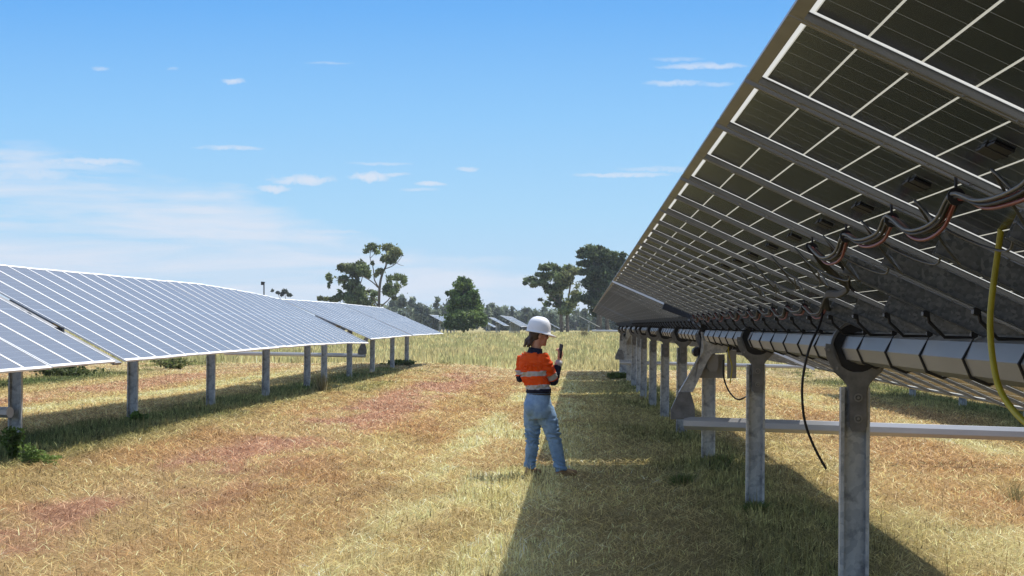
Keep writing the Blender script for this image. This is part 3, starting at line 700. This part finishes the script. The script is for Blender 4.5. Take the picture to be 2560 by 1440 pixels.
# distant tree line: individual trees, distance haze put into their leaf colours
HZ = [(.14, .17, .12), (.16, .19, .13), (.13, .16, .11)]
def shape(kind, cx, base, top, w):
    h = base-top; out_ = []
    if kind == 0:      # domed
        for k in range(6):
            a = math.pi*(k+.5)/6; out_.append((cx+math.cos(a)*w*.55, base-h*.55-math.sin(a)*h*.32, w*.34, h*.2))
        out_ += [(cx, base-h*.5, w*.6, h*.25), (cx, base-h*.22, w*.7, h*.24)]
    elif kind == 1:    # layered pine
        for k in range(5): out_.append((cx+random.uniform(-.25, .25)*w, top+h*(.08+.17*k), w*(.3+.12*k), h*.07))
        out_.append((cx, base-h*.12, w*.7, h*.14))
    else:              # low bush
        for k in range(4): out_.append((cx+(k-1.5)*w*.4, base-h*.5+random.uniform(-.1, .1)*h, w*.4, h*.45))
    return out_
line = [(1000, 772, 40, 2), (1060, 780, 40, 2), (1240, 782, 34, 2), (1300, 783, 36, 2), (1375, 783, 36, 2), (1450, 784, 36, 2), (985, 752, 16, 0), (1003, 747, 18, 0), (1030, 748, 13, 0), (1048, 764, 16, 0), (1066, 768, 16, 2), (1090, 743, 15, 1), (1110, 766, 14, 2), (1122, 757, 12, 0), (1215, 770, 12, 2), (1229, 763, 13, 0),
        (1246, 769, 12, 2), (1262, 770, 12, 0), (1281, 768, 9, 1), (1298, 775, 14, 2), (1316, 773, 16, 0), (1338, 776, 16, 2), (1360, 772, 12, 0), (1380, 777, 14, 2), (1440, 778, 18, 2), (1464, 776, 14, 0), (965, 768, 16, 2),
        (1012, 770, 22, 2), (1080, 775, 22, 2), (1140, 775, 20, 2), (1180, 776, 20, 2), (1275, 778, 20, 2), (1350, 781, 22, 2), (1410, 780, 20, 2), (1500, 778, 20, 2), (1540, 776, 20, 2)]
words = {0: 'round topped', 1: 'layered pine like', 2: 'low spreading'}
marks = ['behind the tip of the left row', 'left of the conical tree', 'right of the conical tree', 'behind distant trackers by the hard hat', 'between the hard hat and the large gum', 'behind the large gum at right']
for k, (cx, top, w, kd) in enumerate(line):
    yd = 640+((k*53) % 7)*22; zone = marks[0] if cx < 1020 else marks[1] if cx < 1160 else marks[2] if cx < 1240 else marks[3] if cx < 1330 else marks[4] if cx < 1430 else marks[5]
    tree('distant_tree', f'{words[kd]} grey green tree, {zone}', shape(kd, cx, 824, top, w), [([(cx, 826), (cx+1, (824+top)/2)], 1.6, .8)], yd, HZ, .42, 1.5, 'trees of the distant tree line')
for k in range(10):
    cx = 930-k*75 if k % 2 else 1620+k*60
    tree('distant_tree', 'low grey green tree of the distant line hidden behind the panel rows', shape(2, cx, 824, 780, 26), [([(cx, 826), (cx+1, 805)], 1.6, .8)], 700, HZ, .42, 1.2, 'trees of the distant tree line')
# pole
e = empty('lamp_pole', P(658, 826, 260)); tag(e, 'thin dark pole with a small box on top above the left row', 'pole')
bm = bmesh.new(); tube(bm, [(0, 0, -1), (0, 0, 4.6)], .06, 8); link('pole', done(bm, 'pole', MT['rod']), e)
bm = bmesh.new(); box(bm, -.28, -.06, -.1, .1, 4.3, 4.62); box(bm, -.1, .1, -.05, .05, 4.5, 4.58); link('lamp_head', done(bm, 'lamp_head', MT['rod']), e)

# ------------------------------------------------------------ weeds and tufts
def weed(name, label, px, py, y, w, h, n, cols, size=.03, kind='leaf', cat='weed', arch=None, group=None):
    gzp = P(px, py, y); gz = float(ground(gzp.x, y)); o = Vector((gzp.x, y, gz))
    root = empty(name, o); tag(root, label, cat, group)
    V_, C_ = [], []
    bm = bmesh.new()
    for k in range(n):
        a = random.uniform(0, 6.28); r = abs(random.gauss(0, .5))*w; hh = h*random.uniform(.45, 1.1)
        p0 = Vector((random.gauss(0, .2)*w, random.gauss(0, .2)*w, 0)); p2 = p0+Vector((math.cos(a)*r, math.sin(a)*r*.8, hh))
        if arch: p2 += Vector(arch)*random.uniform(0, 1)
        pm = (p0+p2)/2+Vector((0, 0, hh*.22))
        path = smooth_path([p0, pm, p2], 4)
        tube(bm, path, [size*.05]*len(path), 4, cap=False)
        if kind == 'leaf':
            for p in path[2:]:
                for q in range(3):
                    d = Vector((random.gauss(0, 1), random.gauss(0, 1), random.gauss(.2, .6))).normalized()
                    s = d.cross(Vector((random.gauss(0, 1), random.gauss(0, 1), 1))).normalized()*size*.4; L_ = size*random.uniform(.7, 1.5)
                    V_ += [p, p+d*L_*.5+s, p+d*L_, p+d*L_*.5-s]; C_ += [random.choice(cols)]*4
        else:
            for q in range(3):
                d = (p2-p0); s = Vector((-d.y, d.x, 0)).normalized()*size*.11; off = Vector((random.gauss(0, .03), random.gauss(0, .03), 0))
                V_ += [p0-s+off, p0+s+off, p2+s*.2+off*2.5, p2-s*.2+off*2.5]; C_ += [random.choice(cols)]*4
    link('stem', done(bm, 'stem', MT['stem'], False), root)
    v = np.array([tuple(p) for p in V_]); c = np.array(C_)*rng.uniform(.7, 1.35, (len(C_), 1))
    me = bpy.data.meshes.new('leaves'); fill_mesh(me, v, np.arange(len(v)).reshape(-1, 4)); add_col(me, c); me.materials.append(MT['leaf']); link('leaves', me, root)
    return root
MT['stem'] = mat_noise('plant_stem', (.10, .12, .04), (.2, .2, .08), 10, .8)
GR = [(.13, .22, .05), (.17, .27, .065), (.09, .15, .035)]; DRY = [(.42, .36, .2), (.5, .44, .26), (.3, .24, .12)]
weed('leafy_weed', 'bright green leafy weed sprawling at the foot of the leftmost post', 28, 1130, 29.0, .16, .34, 50, GR, .04)
weed('leafy_weed', 'green creeper arching down into the shade at the left edge', 50, 1120, 28.6, .12, .20, 46, [(.20, .30, .07), (.24, .34, .09)], .028, arch=(.45, -.1, -.12))
weed('leafy_weed', 'small green weed at the foot of the first full left post', 335, 1046, 41.2, .18, .13, 30, GR, .045)
weed('grass_tuft', 'green tuft with dry white stalks in the shade near the right posts', 1705, 1205, 27.6, .16, .11, 160, GR+DRY[:1], .03, 'blade', 'grass tuft')
weed('dry_stalks', 'pale dry stalks sticking out of the green tuft', 1712, 1200, 27.5, .35, .26, 9, DRY, .03, 'blade', 'dry stalks')
weed('grass_tuft', 'dark green grass tuft round the foot of the second nearest right post', 1885, 1308, 23.4, .14, .10, 150, GR+DRY[2:], .03, 'blade', 'grass tuft')
weed('grass_tuft', 'green grass growing round the foot of the third right post', 1795, 1165, 31.6, .25, .12, 160, GR+DRY[2:], .035, 'blade', 'grass tuft')
weed('grass_tuft', 'sparse dark stalks in the dry field at the right edge', 2535, 1215, 25.0, .14, .20, 30, [(.35, .3, .14), (.25, .24, .1)], .02, 'blade', 'grass tuft')
weed('dry_shrub', 'dry leafless shrub below the middle of the left row', 800, 985, 64, .35, .42, 50, DRY+[(.14, .13, .05)], .06, 'blade', 'shrub')
weed('leafy_weed', 'leafy green weed between the last two left posts', 1000, 922, 104, .6, .16, 60, [(.12, .17, .05), (.16, .2, .06)], .11)
weed('leafy_weed', 'dark green weed beside the last right post', 1545, 935, 92, .5, .18, 60, [(.12, .16, .05), (.15, .19, .06)], .09)
weed('leafy_weed', 'bushy weed in the shade of the hidden row at far left', 430, 915, 96, .9, .35, 70, [(.14, .18, .06), (.26, .26, .11)], .10)
weed('leafy_weed', 'dark bush in the shade band seen under the near left panels', 150, 940, 82, 1.3, .4, 90, [(.10, .13, .045)], .10)
weed('dead_branch', 'small pile of dead branches on the grass under the large gum', 1460, 828, 250, 1.0, 1.0, 40, [(.10, .08, .06), (.2, .17, .12)], .10, 'blade', 'branches')

exec_person = True
# ------------------------------------------------------------ person
def remesh_obj(name, bm, voxel, mats, parent, smooth_it=4, fn=None, wrinkle=None, mi_fn=None):
    me = bpy.data.meshes.new(name+'_raw'); bmesh.ops.recalc_face_normals(bm, faces=bm.faces); bm.to_mesh(me); bm.free()
    ob = bpy.data.objects.new(name+'_raw', me); COL.objects.link(ob)
    md = ob.modifiers.new('r', 'REMESH'); md.mode = 'VOXEL'; md.voxel_size = voxel
    if smooth_it: sm = ob.modifiers.new('s', 'SMOOTH'); sm.iterations = smooth_it; sm.factor = .5
    dg = bpy.context.evaluated_depsgraph_get(); dg.update()
    m2 = bpy.data.meshes.new_from_object(ob.evaluated_get(dg)); bpy.data.objects.remove(ob); m2.name = name
    nv = len(m2.vertices); co = np.empty(nv*3); m2.vertices.foreach_get('co', co); co = co.reshape(-1, 3)
    if wrinkle:
        no = np.empty(nv*3); m2.vertices.foreach_get('normal', no); no = no.reshape(-1, 3)
        co += no*wrinkle(co)[:, None]; m2.vertices.foreach_set('co', co.ravel())
    m2.materials.clear()
    for m in mats: m2.materials.append(m)
    if mi_fn:
        for p in m2.polygons: p.material_index = mi_fn(p.center)
    else: m2.polygons.foreach_set('material_index', [0]*len(m2.polygons))
    m2.polygons.foreach_set('use_smooth', [True]*len(m2.polygons)); m2.update()
    return link(name, m2, parent)
PY = 29.0; PXC = 1362
pg = float(ground((PXC-VX)*PY/F, PY))
def Q(px, py, dy=0.0): # person-space point from the measured picture position
    return Vector(((px-PXC)*PY/F, dy, (1189-py)*PY/F))
MT['orange'] = mat_noise('orange_cloth', (.62, .060, .004), (.74, .085, .006), 9, .8, spec=.2)
MT['navy'] = mat_noise('navy_cloth', (.010, .013, .03), (.018, .022, .045), 20, .85, spec=.2)
MT['tape'] = mat_noise('reflective_tape', (.34, .34, .35), (.44, .44, .45), 40, .45)
MT['denim'] = mat_noise('denim', (.17, .28, .44), (.26, .39, .56), 14, .9, spec=.15, bump=.2)
MT['skin'] = mat_noise('skin', (.48, .24, .16), (.56, .30, .21), 12, .55)
MT['hair'] = mat_noise('dark_hair', (.03, .016, .01), (.07, .035, .02), 60, .5, stretch=(1, 1, .2))
MT['helmet'] = mat_noise('white_helmet', (.78, .79, .82), (.84, .85, .87), 4, .25)
MT['boot'] = mat_noise('tan_boot', (.22, .13, .06), (.32, .2, .1), 12, .7)
MT['leather'] = mat_noise('dark_belt', (.02, .015, .012), (.035, .03, .025), 12, .5)
fc = Vector((math.sin(R(48)), math.cos(R(48)), 0)); sd = Vector((fc.y, -fc.x, 0))   # facing / her right hand side
person = empty('person', ((PXC-VX)*PY/F, PY, pg)); tag(person, 'person in white hard hat and orange work shirt holding up a phone', 'person')
# torso helper: ring list (centre, half width across, half depth)
def torso(bm, rows, grow=0.0):
    tube(bm, [r[0] for r in rows], [(r[1]+grow, r[2]+grow) for r in rows], 20, flat=tuple(sd))
sh_rows = [(Q(1347, 978), .142, .105), (Q(1345, 965), .145, .108), (Q(1340, 945), .155, .115), (Q(1335, 925), .172, .122), (Q(1333, 908), .182, .122), (Q(1333, 896), .178, .108), (Q(1335, 886), .135, .085), (Q(1337, 878), .075, .066)]
hip_rows = [(Q(1347, 972), .132, .095), (Q(1346, 990), .140, .112), (Q(1344, 1008), .158, .132), (Q(1346, 1028), .160, .130), (Q(1348, 1045), .135, .11)]
Rsh, Relb, Rwr = Q(1333, 893)+sd*.172+fc*.0, Q(1384, 951, -.02), Q(1399, 897, .03)
Lsh, Lelb = Q(1333, 894)-sd*.165, Q(1301, 943, .10)
Lwr = Lelb+fc*.20+sd*.10+Vector((0, 0, .05))
Rhip, Rkn, Ran = Q(1360, 1020), Q(1386, 1098), Q(1403, 1176)
Lhip, Lkn, Lan = Q(1334, 1020, .05), Q(1331, 1100, .08), Q(1324, 1170, .10)
headc = Q(1347, 836, .0); hf = Vector((math.sin(R(72)), math.cos(R(72)), -.12)).normalized()
hr = Vector((hf.y, -hf.x, 0)).normalized(); hu = hr.cross(hf).normalized()
hrot = Matrix((hr, hf, hu)).transposed()
HB = lambda a, b, c: headc+hr*a+hf*b+hu*c
# continuous body: head, neck, trunk, limbs, hands
bm = bmesh.new()
blob(bm, HB(0, -.005, .012), (.073, .092, .105), 18, hrot)
blob(bm, HB(0, .042, -.055), (.050, .050, .055), 14, hrot)      # jaw
blob(bm, HB(0, .074, -.088), (.022, .022, .020), 10, hrot)      # chin
tube(bm, [HB(0, .086, .012), HB(0, .104, -.018), HB(0, .092, -.030)], [.009, .014, .009], 8)   # nose
blob(bm, HB(0, .084, -.050), (.022, .014, .008), 8, hrot); blob(bm, HB(0, .082, -.062), (.020, .014, .008), 8, hrot)
for s in (-1, 1):
    blob(bm, HB(s*.076, -.005, -.010), (.010, .020, .030), 8, hrot); blob(bm, HB(s*.040, .062, -.025), (.022, .02, .02), 8, hrot)
tube(bm, [Q(1338, 884), Q(1340, 868), HB(0, -.02, -.05)], [.062, .055, .055], 14)
torso(bm, [(r[0], r[1]*.86, r[2]*.86) for r in sh_rows]); torso(bm, [(r[0], r[1]*.85, r[2]*.85) for r in hip_rows])
for A, B, C in ((Rsh, Relb, Rwr), (Lsh, Lelb, Lwr)):
    tube(bm, [A, (A+B)/2, B], [.048, .042, .034], 12); tube(bm, [B, B*.6+C*.4, C], [.036, .034, .024], 12)
    blob(bm, A, (.052, .052, .052), 10)
for A, B, C in ((Rhip, Rkn, Ran), (Lhip, Lkn, Lan)):
    tube(bm, [A, A*.5+B*.5, B], [.088, .072, .052], 14); tube(bm, [B, B*.65+C*.35, C], [.052, .052, .034], 12)
def hand(bm, wr, d, palm_n, curl, mirror=1):
    d = d.normalized(); palm_n = (palm_n-d*palm_n.dot(d)).normalized(); s = d.cross(palm_n)*mirror
    c = wr+d*.05
    tube(bm, [wr-d*.01, wr+d*.03, wr+d*.085], [(.024, .018), (.038, .016), (.038, .013)], 10, flat=tuple(s))
    for k, (o, L_) in enumerate(((-.029, .062), (-.010, .072), (.010, .068), (.028, .053))):
        b = wr+d*.085+s*o; a1 = R(curl+6*k)
        p1 = b+(d*math.cos(a1)+palm_n*math.sin(a1))*L_*.45; p2 = p1+(d*math.cos(a1*2)+palm_n*math.sin(a1*2))*L_*.32; p3 = p2+(d*math.cos(a1*2.7)+palm_n*math.sin(a1*2.7))*L_*.26
        tube(bm, [b-d*.01, p1, p2, p3], [.0095, .009, .008, .0065], 8)
    b = wr+d*.035-s*.036
    tube(bm, [b+s*.012, b-s*.018+d*.022+palm_n*.012, b-s*.014+d*.050+palm_n*.030, b-s*.006+d*.068+palm_n*.040], [.012, .0115, .010, .008], 8)
hand(bm, Rwr, Vector((.12, .05, 1)), Vector((-.75, .6, 0)), 32)
hand(bm, Lwr, fc*.6+sd*.6+Vector((0, 0, .25)), sd*.3+Vector((0, 0, 1)), 28, -1)
remesh_obj('body', bm, .0065, [MT['skin']], person, 2)
# jeans
def folds(scale, amp, zc=None):
    def f(co):
        a = np.sin(co[:, 2]*scale+6*vnoise(co[:, 0]+9, co[:, 2]+9, .05, 4)*2+co[:, 0]*25)
        w = vnoise(co[:, 0]+5, co[:, 2]+5, .08, 8)
        k = 1 if zc is None else (.35+sum(np.exp(-((co[:, 2]-z)/.10)**2) for z in zc))
        return amp*a*w*k
    return f
bm = bmesh.new(); torso(bm, hip_rows, .006)
blob(bm, Q(1334, 1017)-fc*.030+Vector((.006, -.035, 0)), (.086, .090, .105), 16); blob(bm, Q(1356, 1017)-fc*.025+Vector((0, -.035, 0)), (.086, .090, .105), 16)
for A, B, C, top in ((Rhip, Rkn, Ran, 1), (Lhip, Lkn, Lan, 0)):
    mid = A*.5+B*.5+Vector((.008 if top else -.004, 0, 0))
    tube(bm, [A, A*.75+B*.25, mid, B, B*.7+C*.3, B*.35+C*.65, C+Vector((0, 0, .005))], [(.100, .108), (.104, .108), (.090, .095), (.070, .072), (.068, .074), (.060, .064), (.058, .062)], 20, flat=tuple(sd))
remesh_obj('jeans', bm, .008, [MT['denim']], person, 3, wrinkle=folds(125, .0062, (.06, .12, .38, .44, .50)))
bm = bmesh.new()
tube(bm, [Q(1347, 985.5), Q(1347, 982)], [(.145, .115)]*2, 28, flat=tuple(sd)); o = link('belt', done(bm, 'belt', MT['leather'], True), person)
bm = bmesh.new()
for cx in (1334, 1356):
    c0 = Q(cx, 1015, -.145); 
# shirt
bm = bmesh.new(); torso(bm, sh_rows, .006)
blob(bm, Rsh+Vector((0, 0, -.005)), (.066, .066, .060), 12); blob(bm, Lsh+Vector((0, 0, -.005)), (.066, .066, .060), 12)
z1a, z1b, z2a, z2b, zh = [(1189-v_)*PY/F for v_ in (938.5, 926.5, 972, 960.5, 973)]
def shirt_mi(c):
    z = c.z+.05*(c.x+.1)*0
    tl_ = z-(c.x+.12)*.06
    if tl_ < z2a-.0: return 2
    if z2a <= tl_ < z2b or z1a <= tl_ < z1b: return 1
    return 0
remesh_obj('shirt', bm, .008, [MT['orange'], MT['tape'], MT['navy']], person, 3, wrinkle=folds(75, .014), mi_fn=shirt_mi)
bm = bmesh.new(); tube(bm, [Q(1347, 981), Q(1347, 971)], [(.147, .114), (.151, .116)], 28, flat=tuple(sd)); link('shirt_hem', done(bm, 'shirt_hem', MT['navy'], True), person)
bm = bmesh.new(); tube(bm, [Q(1337, 882), Q(1338, 875), Q(1339, 868)], [(.094, .082), (.082, .074), (.074, .070)], 20, flat=tuple(sd), cap=False)
bm2 = bm; remesh_collar = done(bm2, 'collar', MT['navy'], True); link('collar', remesh_collar, person)
for A, B, C, nm in ((Rsh, Relb, Rwr, 'r'), (Lsh, Lelb, Lwr, 'l')):
    ax = (B-A); L_ = ax.length; axn = ax.normalized()
    bm = bmesh.new(); tube(bm, [A, A*.6+B*.4, A*.25+B*.75, A*.06+B*.94], [.066, .066, .063, .060], 18)
    def mi(c, A=A, axn=axn, L_=L_): t = (Vector(c)-A).dot(axn)/L_; return 1 if .66 < t < .88 else 0
    remesh_obj('sleeve', bm, .008, [MT['orange'], MT['tape']], person, 2, wrinkle=folds(95, .011), mi_fn=mi)
    bm = bmesh.new(); tube(bm, [A*.12+B*.88, B, ], [.050, .050], 14); blob(bm, B, (.051, .051, .051), 12); tube(bm, [B, B*.6+C*.4, B*.28+C*.72], [.050, .048, .043], 14)
    remesh_obj('undershirt_sleeve', bm, .008, [MT['navy']], person, 2, wrinkle=folds(90, .006))
    bm = bmesh.new(); tube(bm, [B*.32+C*.68, B*.06+C*.94], [.042, .036], 14); link('cuff', done(bm, 'cuff', MT['tape'], True), person)
# boots
for A, kn, d in ((Ran, Rkn, Vector((.80, .3, 0))), (Lan, Lkn, Vector((.5, .7, 0)))):
    d.normalize(); bm = bmesh.new(); a = Vector((A.x, A.y, .10))
    tube(bm, [a, Vector((a.x, a.y, .05))], [.046, .05], 12); blob(bm, Vector((a.x, a.y, .035))-d*.02, (.046, .046, .035), 12)
    tube(bm, [Vector((a.x, a.y, .045)), Vector((a.x, a.y, .038))+d*.09, Vector((a.x, a.y, .030))+d*.17], [.046, .044, .034], 12)
    remesh_obj('boot', bm, .008, [MT['boot']], person, 2)
# hair
bm = bmesh.new()
blob(bm, HB(0, -.030, .010), (.080, .080, .088), 14, hrot); blob(bm, HB(.0, -.085, -.055), (.045, .040, .045), 12, hrot)
for k in range(26):
    a = HB(random.uniform(-.04, .04), -.09+random.uniform(-.02, .02), -.03)
    L_ = random.uniform(.04, .11); p = [a]
    for q in range(4): p.append(p[-1]+Vector((random.uniform(-.022, .010), random.uniform(-.015, .015), -L_/4)))
    tube(bm, smooth_path(p, 2), [.013]*7+[.010, .006], 6)
remesh_obj('hair', bm, .007, [MT['hair']], person, 1)
# glasses
bm = bmesh.new()
for s in (-1, 1):
    blob(bm, HB(s*.032, .086, .012), (.026, .008, .018), 10, hrot); tube(bm, [HB(s*.055, .080, .014), HB(s*.078, .0, .010)], .0035, 6)
link('safety_glasses', done(bm, 'safety_glasses', MT['black'], True), person)
# hard hat
bm = bmesh.new(); segs = 32; prof = [(1.0, 0), (1.0, .02), (.985, .05), (.95, .08), (.87, .112), (.74, .138), (.55, .158), (.30, .169), (.0, .172)]
hc = HB(0, -.006, .030); rings = []
for r, z in prof:
    ring = []
    for k in range(segs):
        a = 2*math.pi*k/segs; rx, ry = .112*r, .130*r
        ridge = .006*math.exp(-(math.cos(a)*r/.18)**2) if z > .08 else 0
        ring.append(bm.verts.new(hc+hr*rx*math.cos(a)+hf*ry*math.sin(a)+hu*(z*.94+ridge)))
    rings.append(ring)
for a, b in zip(rings, rings[1:]):
    for k in range(segs): bm.faces.new((a[k], a[(k+1) % segs], b[(k+1) % segs], b[k]))
# brim all round, long peak in front
lo, hi_ = [], []
for k in range(segs):
    a = 2*math.pi*k/segs; front = max(0, math.sin(a)); ext = .014+.058*front**1.6
    base = hr*.112*math.cos(a)+hf*.130*math.sin(a); dr = (hr*math.cos(a)+hf*math.sin(a))
    dz = -.008-.020*front+.010*max(0, -math.sin(a))
    hi_.append(bm.verts.new(hc+base+dr*ext+hu*dz)); lo.append(bm.verts.new(hc+base+dr*(ext-.001)+hu*(dz-.006)))
inn = [bm.verts.new(hc+(hr*.108*math.cos(2*math.pi*k/segs)+hf*.127*math.sin(2*math.pi*k/segs))+hu*(-.006)) for k in range(segs)]
for k in range(segs):
    j_ = (k+1) % segs
    bm.faces.new((rings[0][k], hi_[k], hi_[j_], rings[0][j_])); bm.faces.new((hi_[k], lo[k], lo[j_], hi_[j_])); bm.faces.new((lo[k], inn[k], inn[j_], lo[j_]))
bmesh.ops.remove_doubles(bm, verts=rings[-1], dist=1e-4)
link('hard_hat', done(bm, 'hard_hat', MT['helmet'], True), person)
# phone in the hand
bm = bmesh.new(); box(bm, -.036, .036, -.0045, .0045, -.075, .075); bmesh.ops.bevel(bm, geom=[e_ for e_ in bm.edges], offset=.003, segments=2, affect='EDGES')
ph = link('phone', done(bm, 'phone', MT['black']), None, person.location+Q(1401, 876, .02), (R(-6), R(9), R(-62)))
tag(ph, 'black phone held upright in the raised right hand', 'phone')

# ------------------------------------------------------------ light and sky
kx, ky = .42, .50
sdir = Vector((kx, ky, 1)).normalized(); elev = math.asin(sdir.z)
sun_d = bpy.data.lights.new('sun', 'SUN'); sun_d.energy = 3.9; sun_d.angle = R(.55); sun_d.color = (1, .95, .86)
sun = bpy.data.objects.new('sun', sun_d); COL.objects.link(sun); sun.rotation_euler = (-sdir).to_track_quat('-Z', 'Y').to_euler(); sun.location = (0, 0, 50)
W = bpy.data.worlds.new('World'); SC.world = W; W.use_nodes = True; nt = W.node_tree; nt.nodes.clear()
wo = nt.nodes.new('ShaderNodeOutputWorld')
sky = N(nt, 'ShaderNodeTexSky', sky_type='NISHITA', sun_disc=False, sun_elevation=elev, sun_rotation=math.atan2(sdir.x, sdir.y), altitude=100, air_density=1.0, dust_density=.6, ozone_density=1.5)
tc = N(nt, 'ShaderNodeTexCoord'); sp = N(nt, 'ShaderNodeSeparateXYZ', {0: tc.outputs['Generated']})
dx, dy, dz = sp.outputs
hz = M(nt, 'SQRT', M(nt, 'ADD', M(nt, 'MULTIPLY', dx, dx), M(nt, 'MULTIPLY', dy, dy)))
el = M(nt, 'DIVIDE', dz, M(nt, 'MAXIMUM', hz, .001))            # tan(elevation)
az = M(nt, 'ARCTAN2', dx, dy)                                    # azimuth from the row direction
def srgb(r, g, b): return tuple(((c/255+.055)/1.055)**2.4 for c in (r, g, b))
low = ramp(nt, M(nt, 'MULTIPLY', el, 4.0, clamp=True), [(0.0, srgb(196, 218, 241)), (.06, srgb(190, 220, 244)), (.16, srgb(172, 217, 249)), (.30, srgb(146, 203, 251)), (.46, srgb(112, 180, 247)), (.75, srgb(80, 148, 225)), (1.0, srgb(66, 130, 212))])
SKYK = .15; EXPO = .60
low = N(nt, 'ShaderNodeVectorMath', {0: low}, operation='SCALE'); low.inputs['Scale'].default_value = 2**-EXPO; low = low.outputs[0]
nis = N(nt, 'ShaderNodeVectorMath', {0: sky.outputs[0]}, operation='SCALE'); nis.inputs['Scale'].default_value = SKYK
blend = M(nt, 'DIVIDE', M(nt, 'SUBTRACT', el, .16), .35, clamp=True)
base = mixc(nt, blend, low, nis.outputs[0])
# clouds in azimuth / elevation
cv = N(nt, 'ShaderNodeCombineXYZ', {0: az, 1: M(nt, 'MULTIPLY', el, 5.0), 2: 0.0})
cvs = N(nt, 'ShaderNodeCombineXYZ', {0: az, 1: M(nt, 'MULTIPLY', el, 9.0), 2: 7.0})
n4 = N(nt, 'ShaderNodeTexNoise', {'Vector': cvs.outputs[0], 'Scale': 13.0, 'Detail': 9.0, 'Roughness': .62, 'Distortion': .4})
n1 = N(nt, 'ShaderNodeTexNoise', {'Vector': cv.outputs[0], 'Scale': 34.0, 'Detail': 7.0, 'Roughness': .62})
n2 = N(nt, 'ShaderNodeTexNoise', {'Vector': cv.outputs[0], 'Scale': 16.0, 'Detail': 8.0, 'Roughness': .6})
cv2 = N(nt, 'ShaderNodeCombineXYZ', {0: az, 1: el, 2: 3.0})
n3 = N(nt, 'ShaderNodeTexNoise', {'Vector': cv2.outputs[0], 'Scale': 150.0, 'Detail': 6.0, 'Roughness': .65})
wob = M(nt, 'SUBTRACT', n3.outputs[0], .5)
n1c = M(nt, 'SUBTRACT', n1.outputs[0], .5)
wisps = [(200, 409, 170, 11, .50), (70, 440, 150, 26, .40), (0, 470, 120, 22, .30), (577, 206, 34, 9, .5), (560, 372, 95, 7, .45), (750, 450, 95, 13, .60), (685, 472, 42, 13, .55), (925, 443, 58, 15, .65), (985, 436, 40, 6, .4), (1078, 459, 40, 8, .55),
         (1172, 422, 30, 8, .40), (450, 518, 115, 4, .5), (735, 580, 190, 8, .40), (1560, 438, 130, 7, .45), (1650, 424, 110, 8, .30), (1760, 166, 120, 9, .45), (1690, 150, 70, 6, .25), (1680, 208, 75, 9, .40), (1780, 212, 60, 7, .25), (245, 177, 24, 6, .28),
         (430, 176, 16, 5, .22), (820, 158, 75, 4, .22), (945, 410, 90, 5, .30), (1040, 474, 60, 5, .3), (470, 655, 190, 7, .3), (120, 520, 210, 9, .25), (1140, 650, 190, 13, .25)]
acc = None
for (cx, cy, rx, ry, st) in wisps:
    a0 = math.atan((cx-VX)/F); e0 = (HY-cy)/F
    u = M(nt, 'MULTIPLY', M(nt, 'SUBTRACT', az, a0), F/rx); v_ = M(nt, 'MULTIPLY', M(nt, 'SUBTRACT', el, e0), F/ry)
    v_ = M(nt, 'ADD', v_, M(nt, 'MULTIPLY', wob, 3.0)); u = M(nt, 'ADD', u, M(nt, 'MULTIPLY', n1c, 1.6))
    r2 = M(nt, 'ADD', M(nt, 'MULTIPLY', u, u), M(nt, 'MULTIPLY', v_, v_))
    k = M(nt, 'MULTIPLY', M(nt, 'SUBTRACT', 1.0, r2, clamp=True), st*1.15)
    k = M(nt, 'MULTIPLY', k, M(nt, 'MULTIPLY_ADD', n3.outputs[0], 3.0, -.5, clamp=True))
    acc = k if acc is None else M(nt, 'MAXIMUM', acc, k)
# veil bank near the horizon, higher on the left
topline = ramp(nt, M(nt, 'MULTIPLY_ADD', az, 2.0, .5, clamp=True), [(0.0, (.36,)*3), (.10, (.33,)*3), (.26, (.24,)*3), (.33, (.175,)*3), (.40, (.13,)*3), (.5, (.12,)*3), (1.0, (.12,)*3)])
tl2 = M(nt, 'MULTIPLY', N(nt, 'ShaderNodeSeparateColor', {0: topline}).outputs[0], .2)
edge = M(nt, 'SUBTRACT', M(nt, 'ADD', tl2, M(nt, 'MULTIPLY', n1c, .020)), el)
bank = M(nt, 'MULTIPLY', edge, 110.0, clamp=True)
bank = M(nt, 'MULTIPLY', bank, M(nt, 'MULTIPLY_ADD', n4.outputs[0], 3.4, -1.10, clamp=True))
bank = M(nt, 'MULTIPLY', bank, 1.0)
tot = M(nt, 'MAXIMUM', M(nt, 'MULTIPLY', acc, 1.35, clamp=True), M(nt, 'MULTIPLY', bank, .9))
fill_veil = M(nt, 'MULTIPLY', M(nt, 'DIVIDE', M(nt, 'SUBTRACT', el, .125), .09, clamp=True), M(nt, 'MULTIPLY_ADD', n4.outputs[0], 2.2, -.62, clamp=True))  # unseen clouds above the view, added to pale reflections and raise fill
tot = M(nt, 'MAXIMUM', tot, M(nt, 'MULTIPLY', fill_veil, .75))
final = mixc(nt, M(nt, 'MINIMUM', tot, .85), base, tuple(c*2**-EXPO for c in srgb(222, 231, 245)))
bg = N(nt, 'ShaderNodeBackground', {'Color': final, 'Strength': 1.0}); nt.links.new(bg.outputs[0], wo.inputs[0])
vs = SC.view_settings; vs.view_transform = 'Standard'; vs.look = 'None'; vs.exposure = EXPO; vs.gamma = 1
SC.display_settings.display_device = 'sRGB'

# ------------------------------------------------------------ air
HAZE = .00012
if HAZE:
    bm = bmesh.new(); box(bm, -700, 700, -30, 1000, -14, 24)
    m, nt, out = new_mat('haze'); pv = N(nt, 'ShaderNodeVolumePrincipled', {'Color': (.80, .88, 1.0, 1), 'Density': HAZE, 'Anisotropy': .3}); nt.links.new(pv.outputs[0], out.inputs['Volume'])
    tag(link('haze', done(bm, 'haze', m)), 'thin pale haze over the field', None, None, 'stuff')
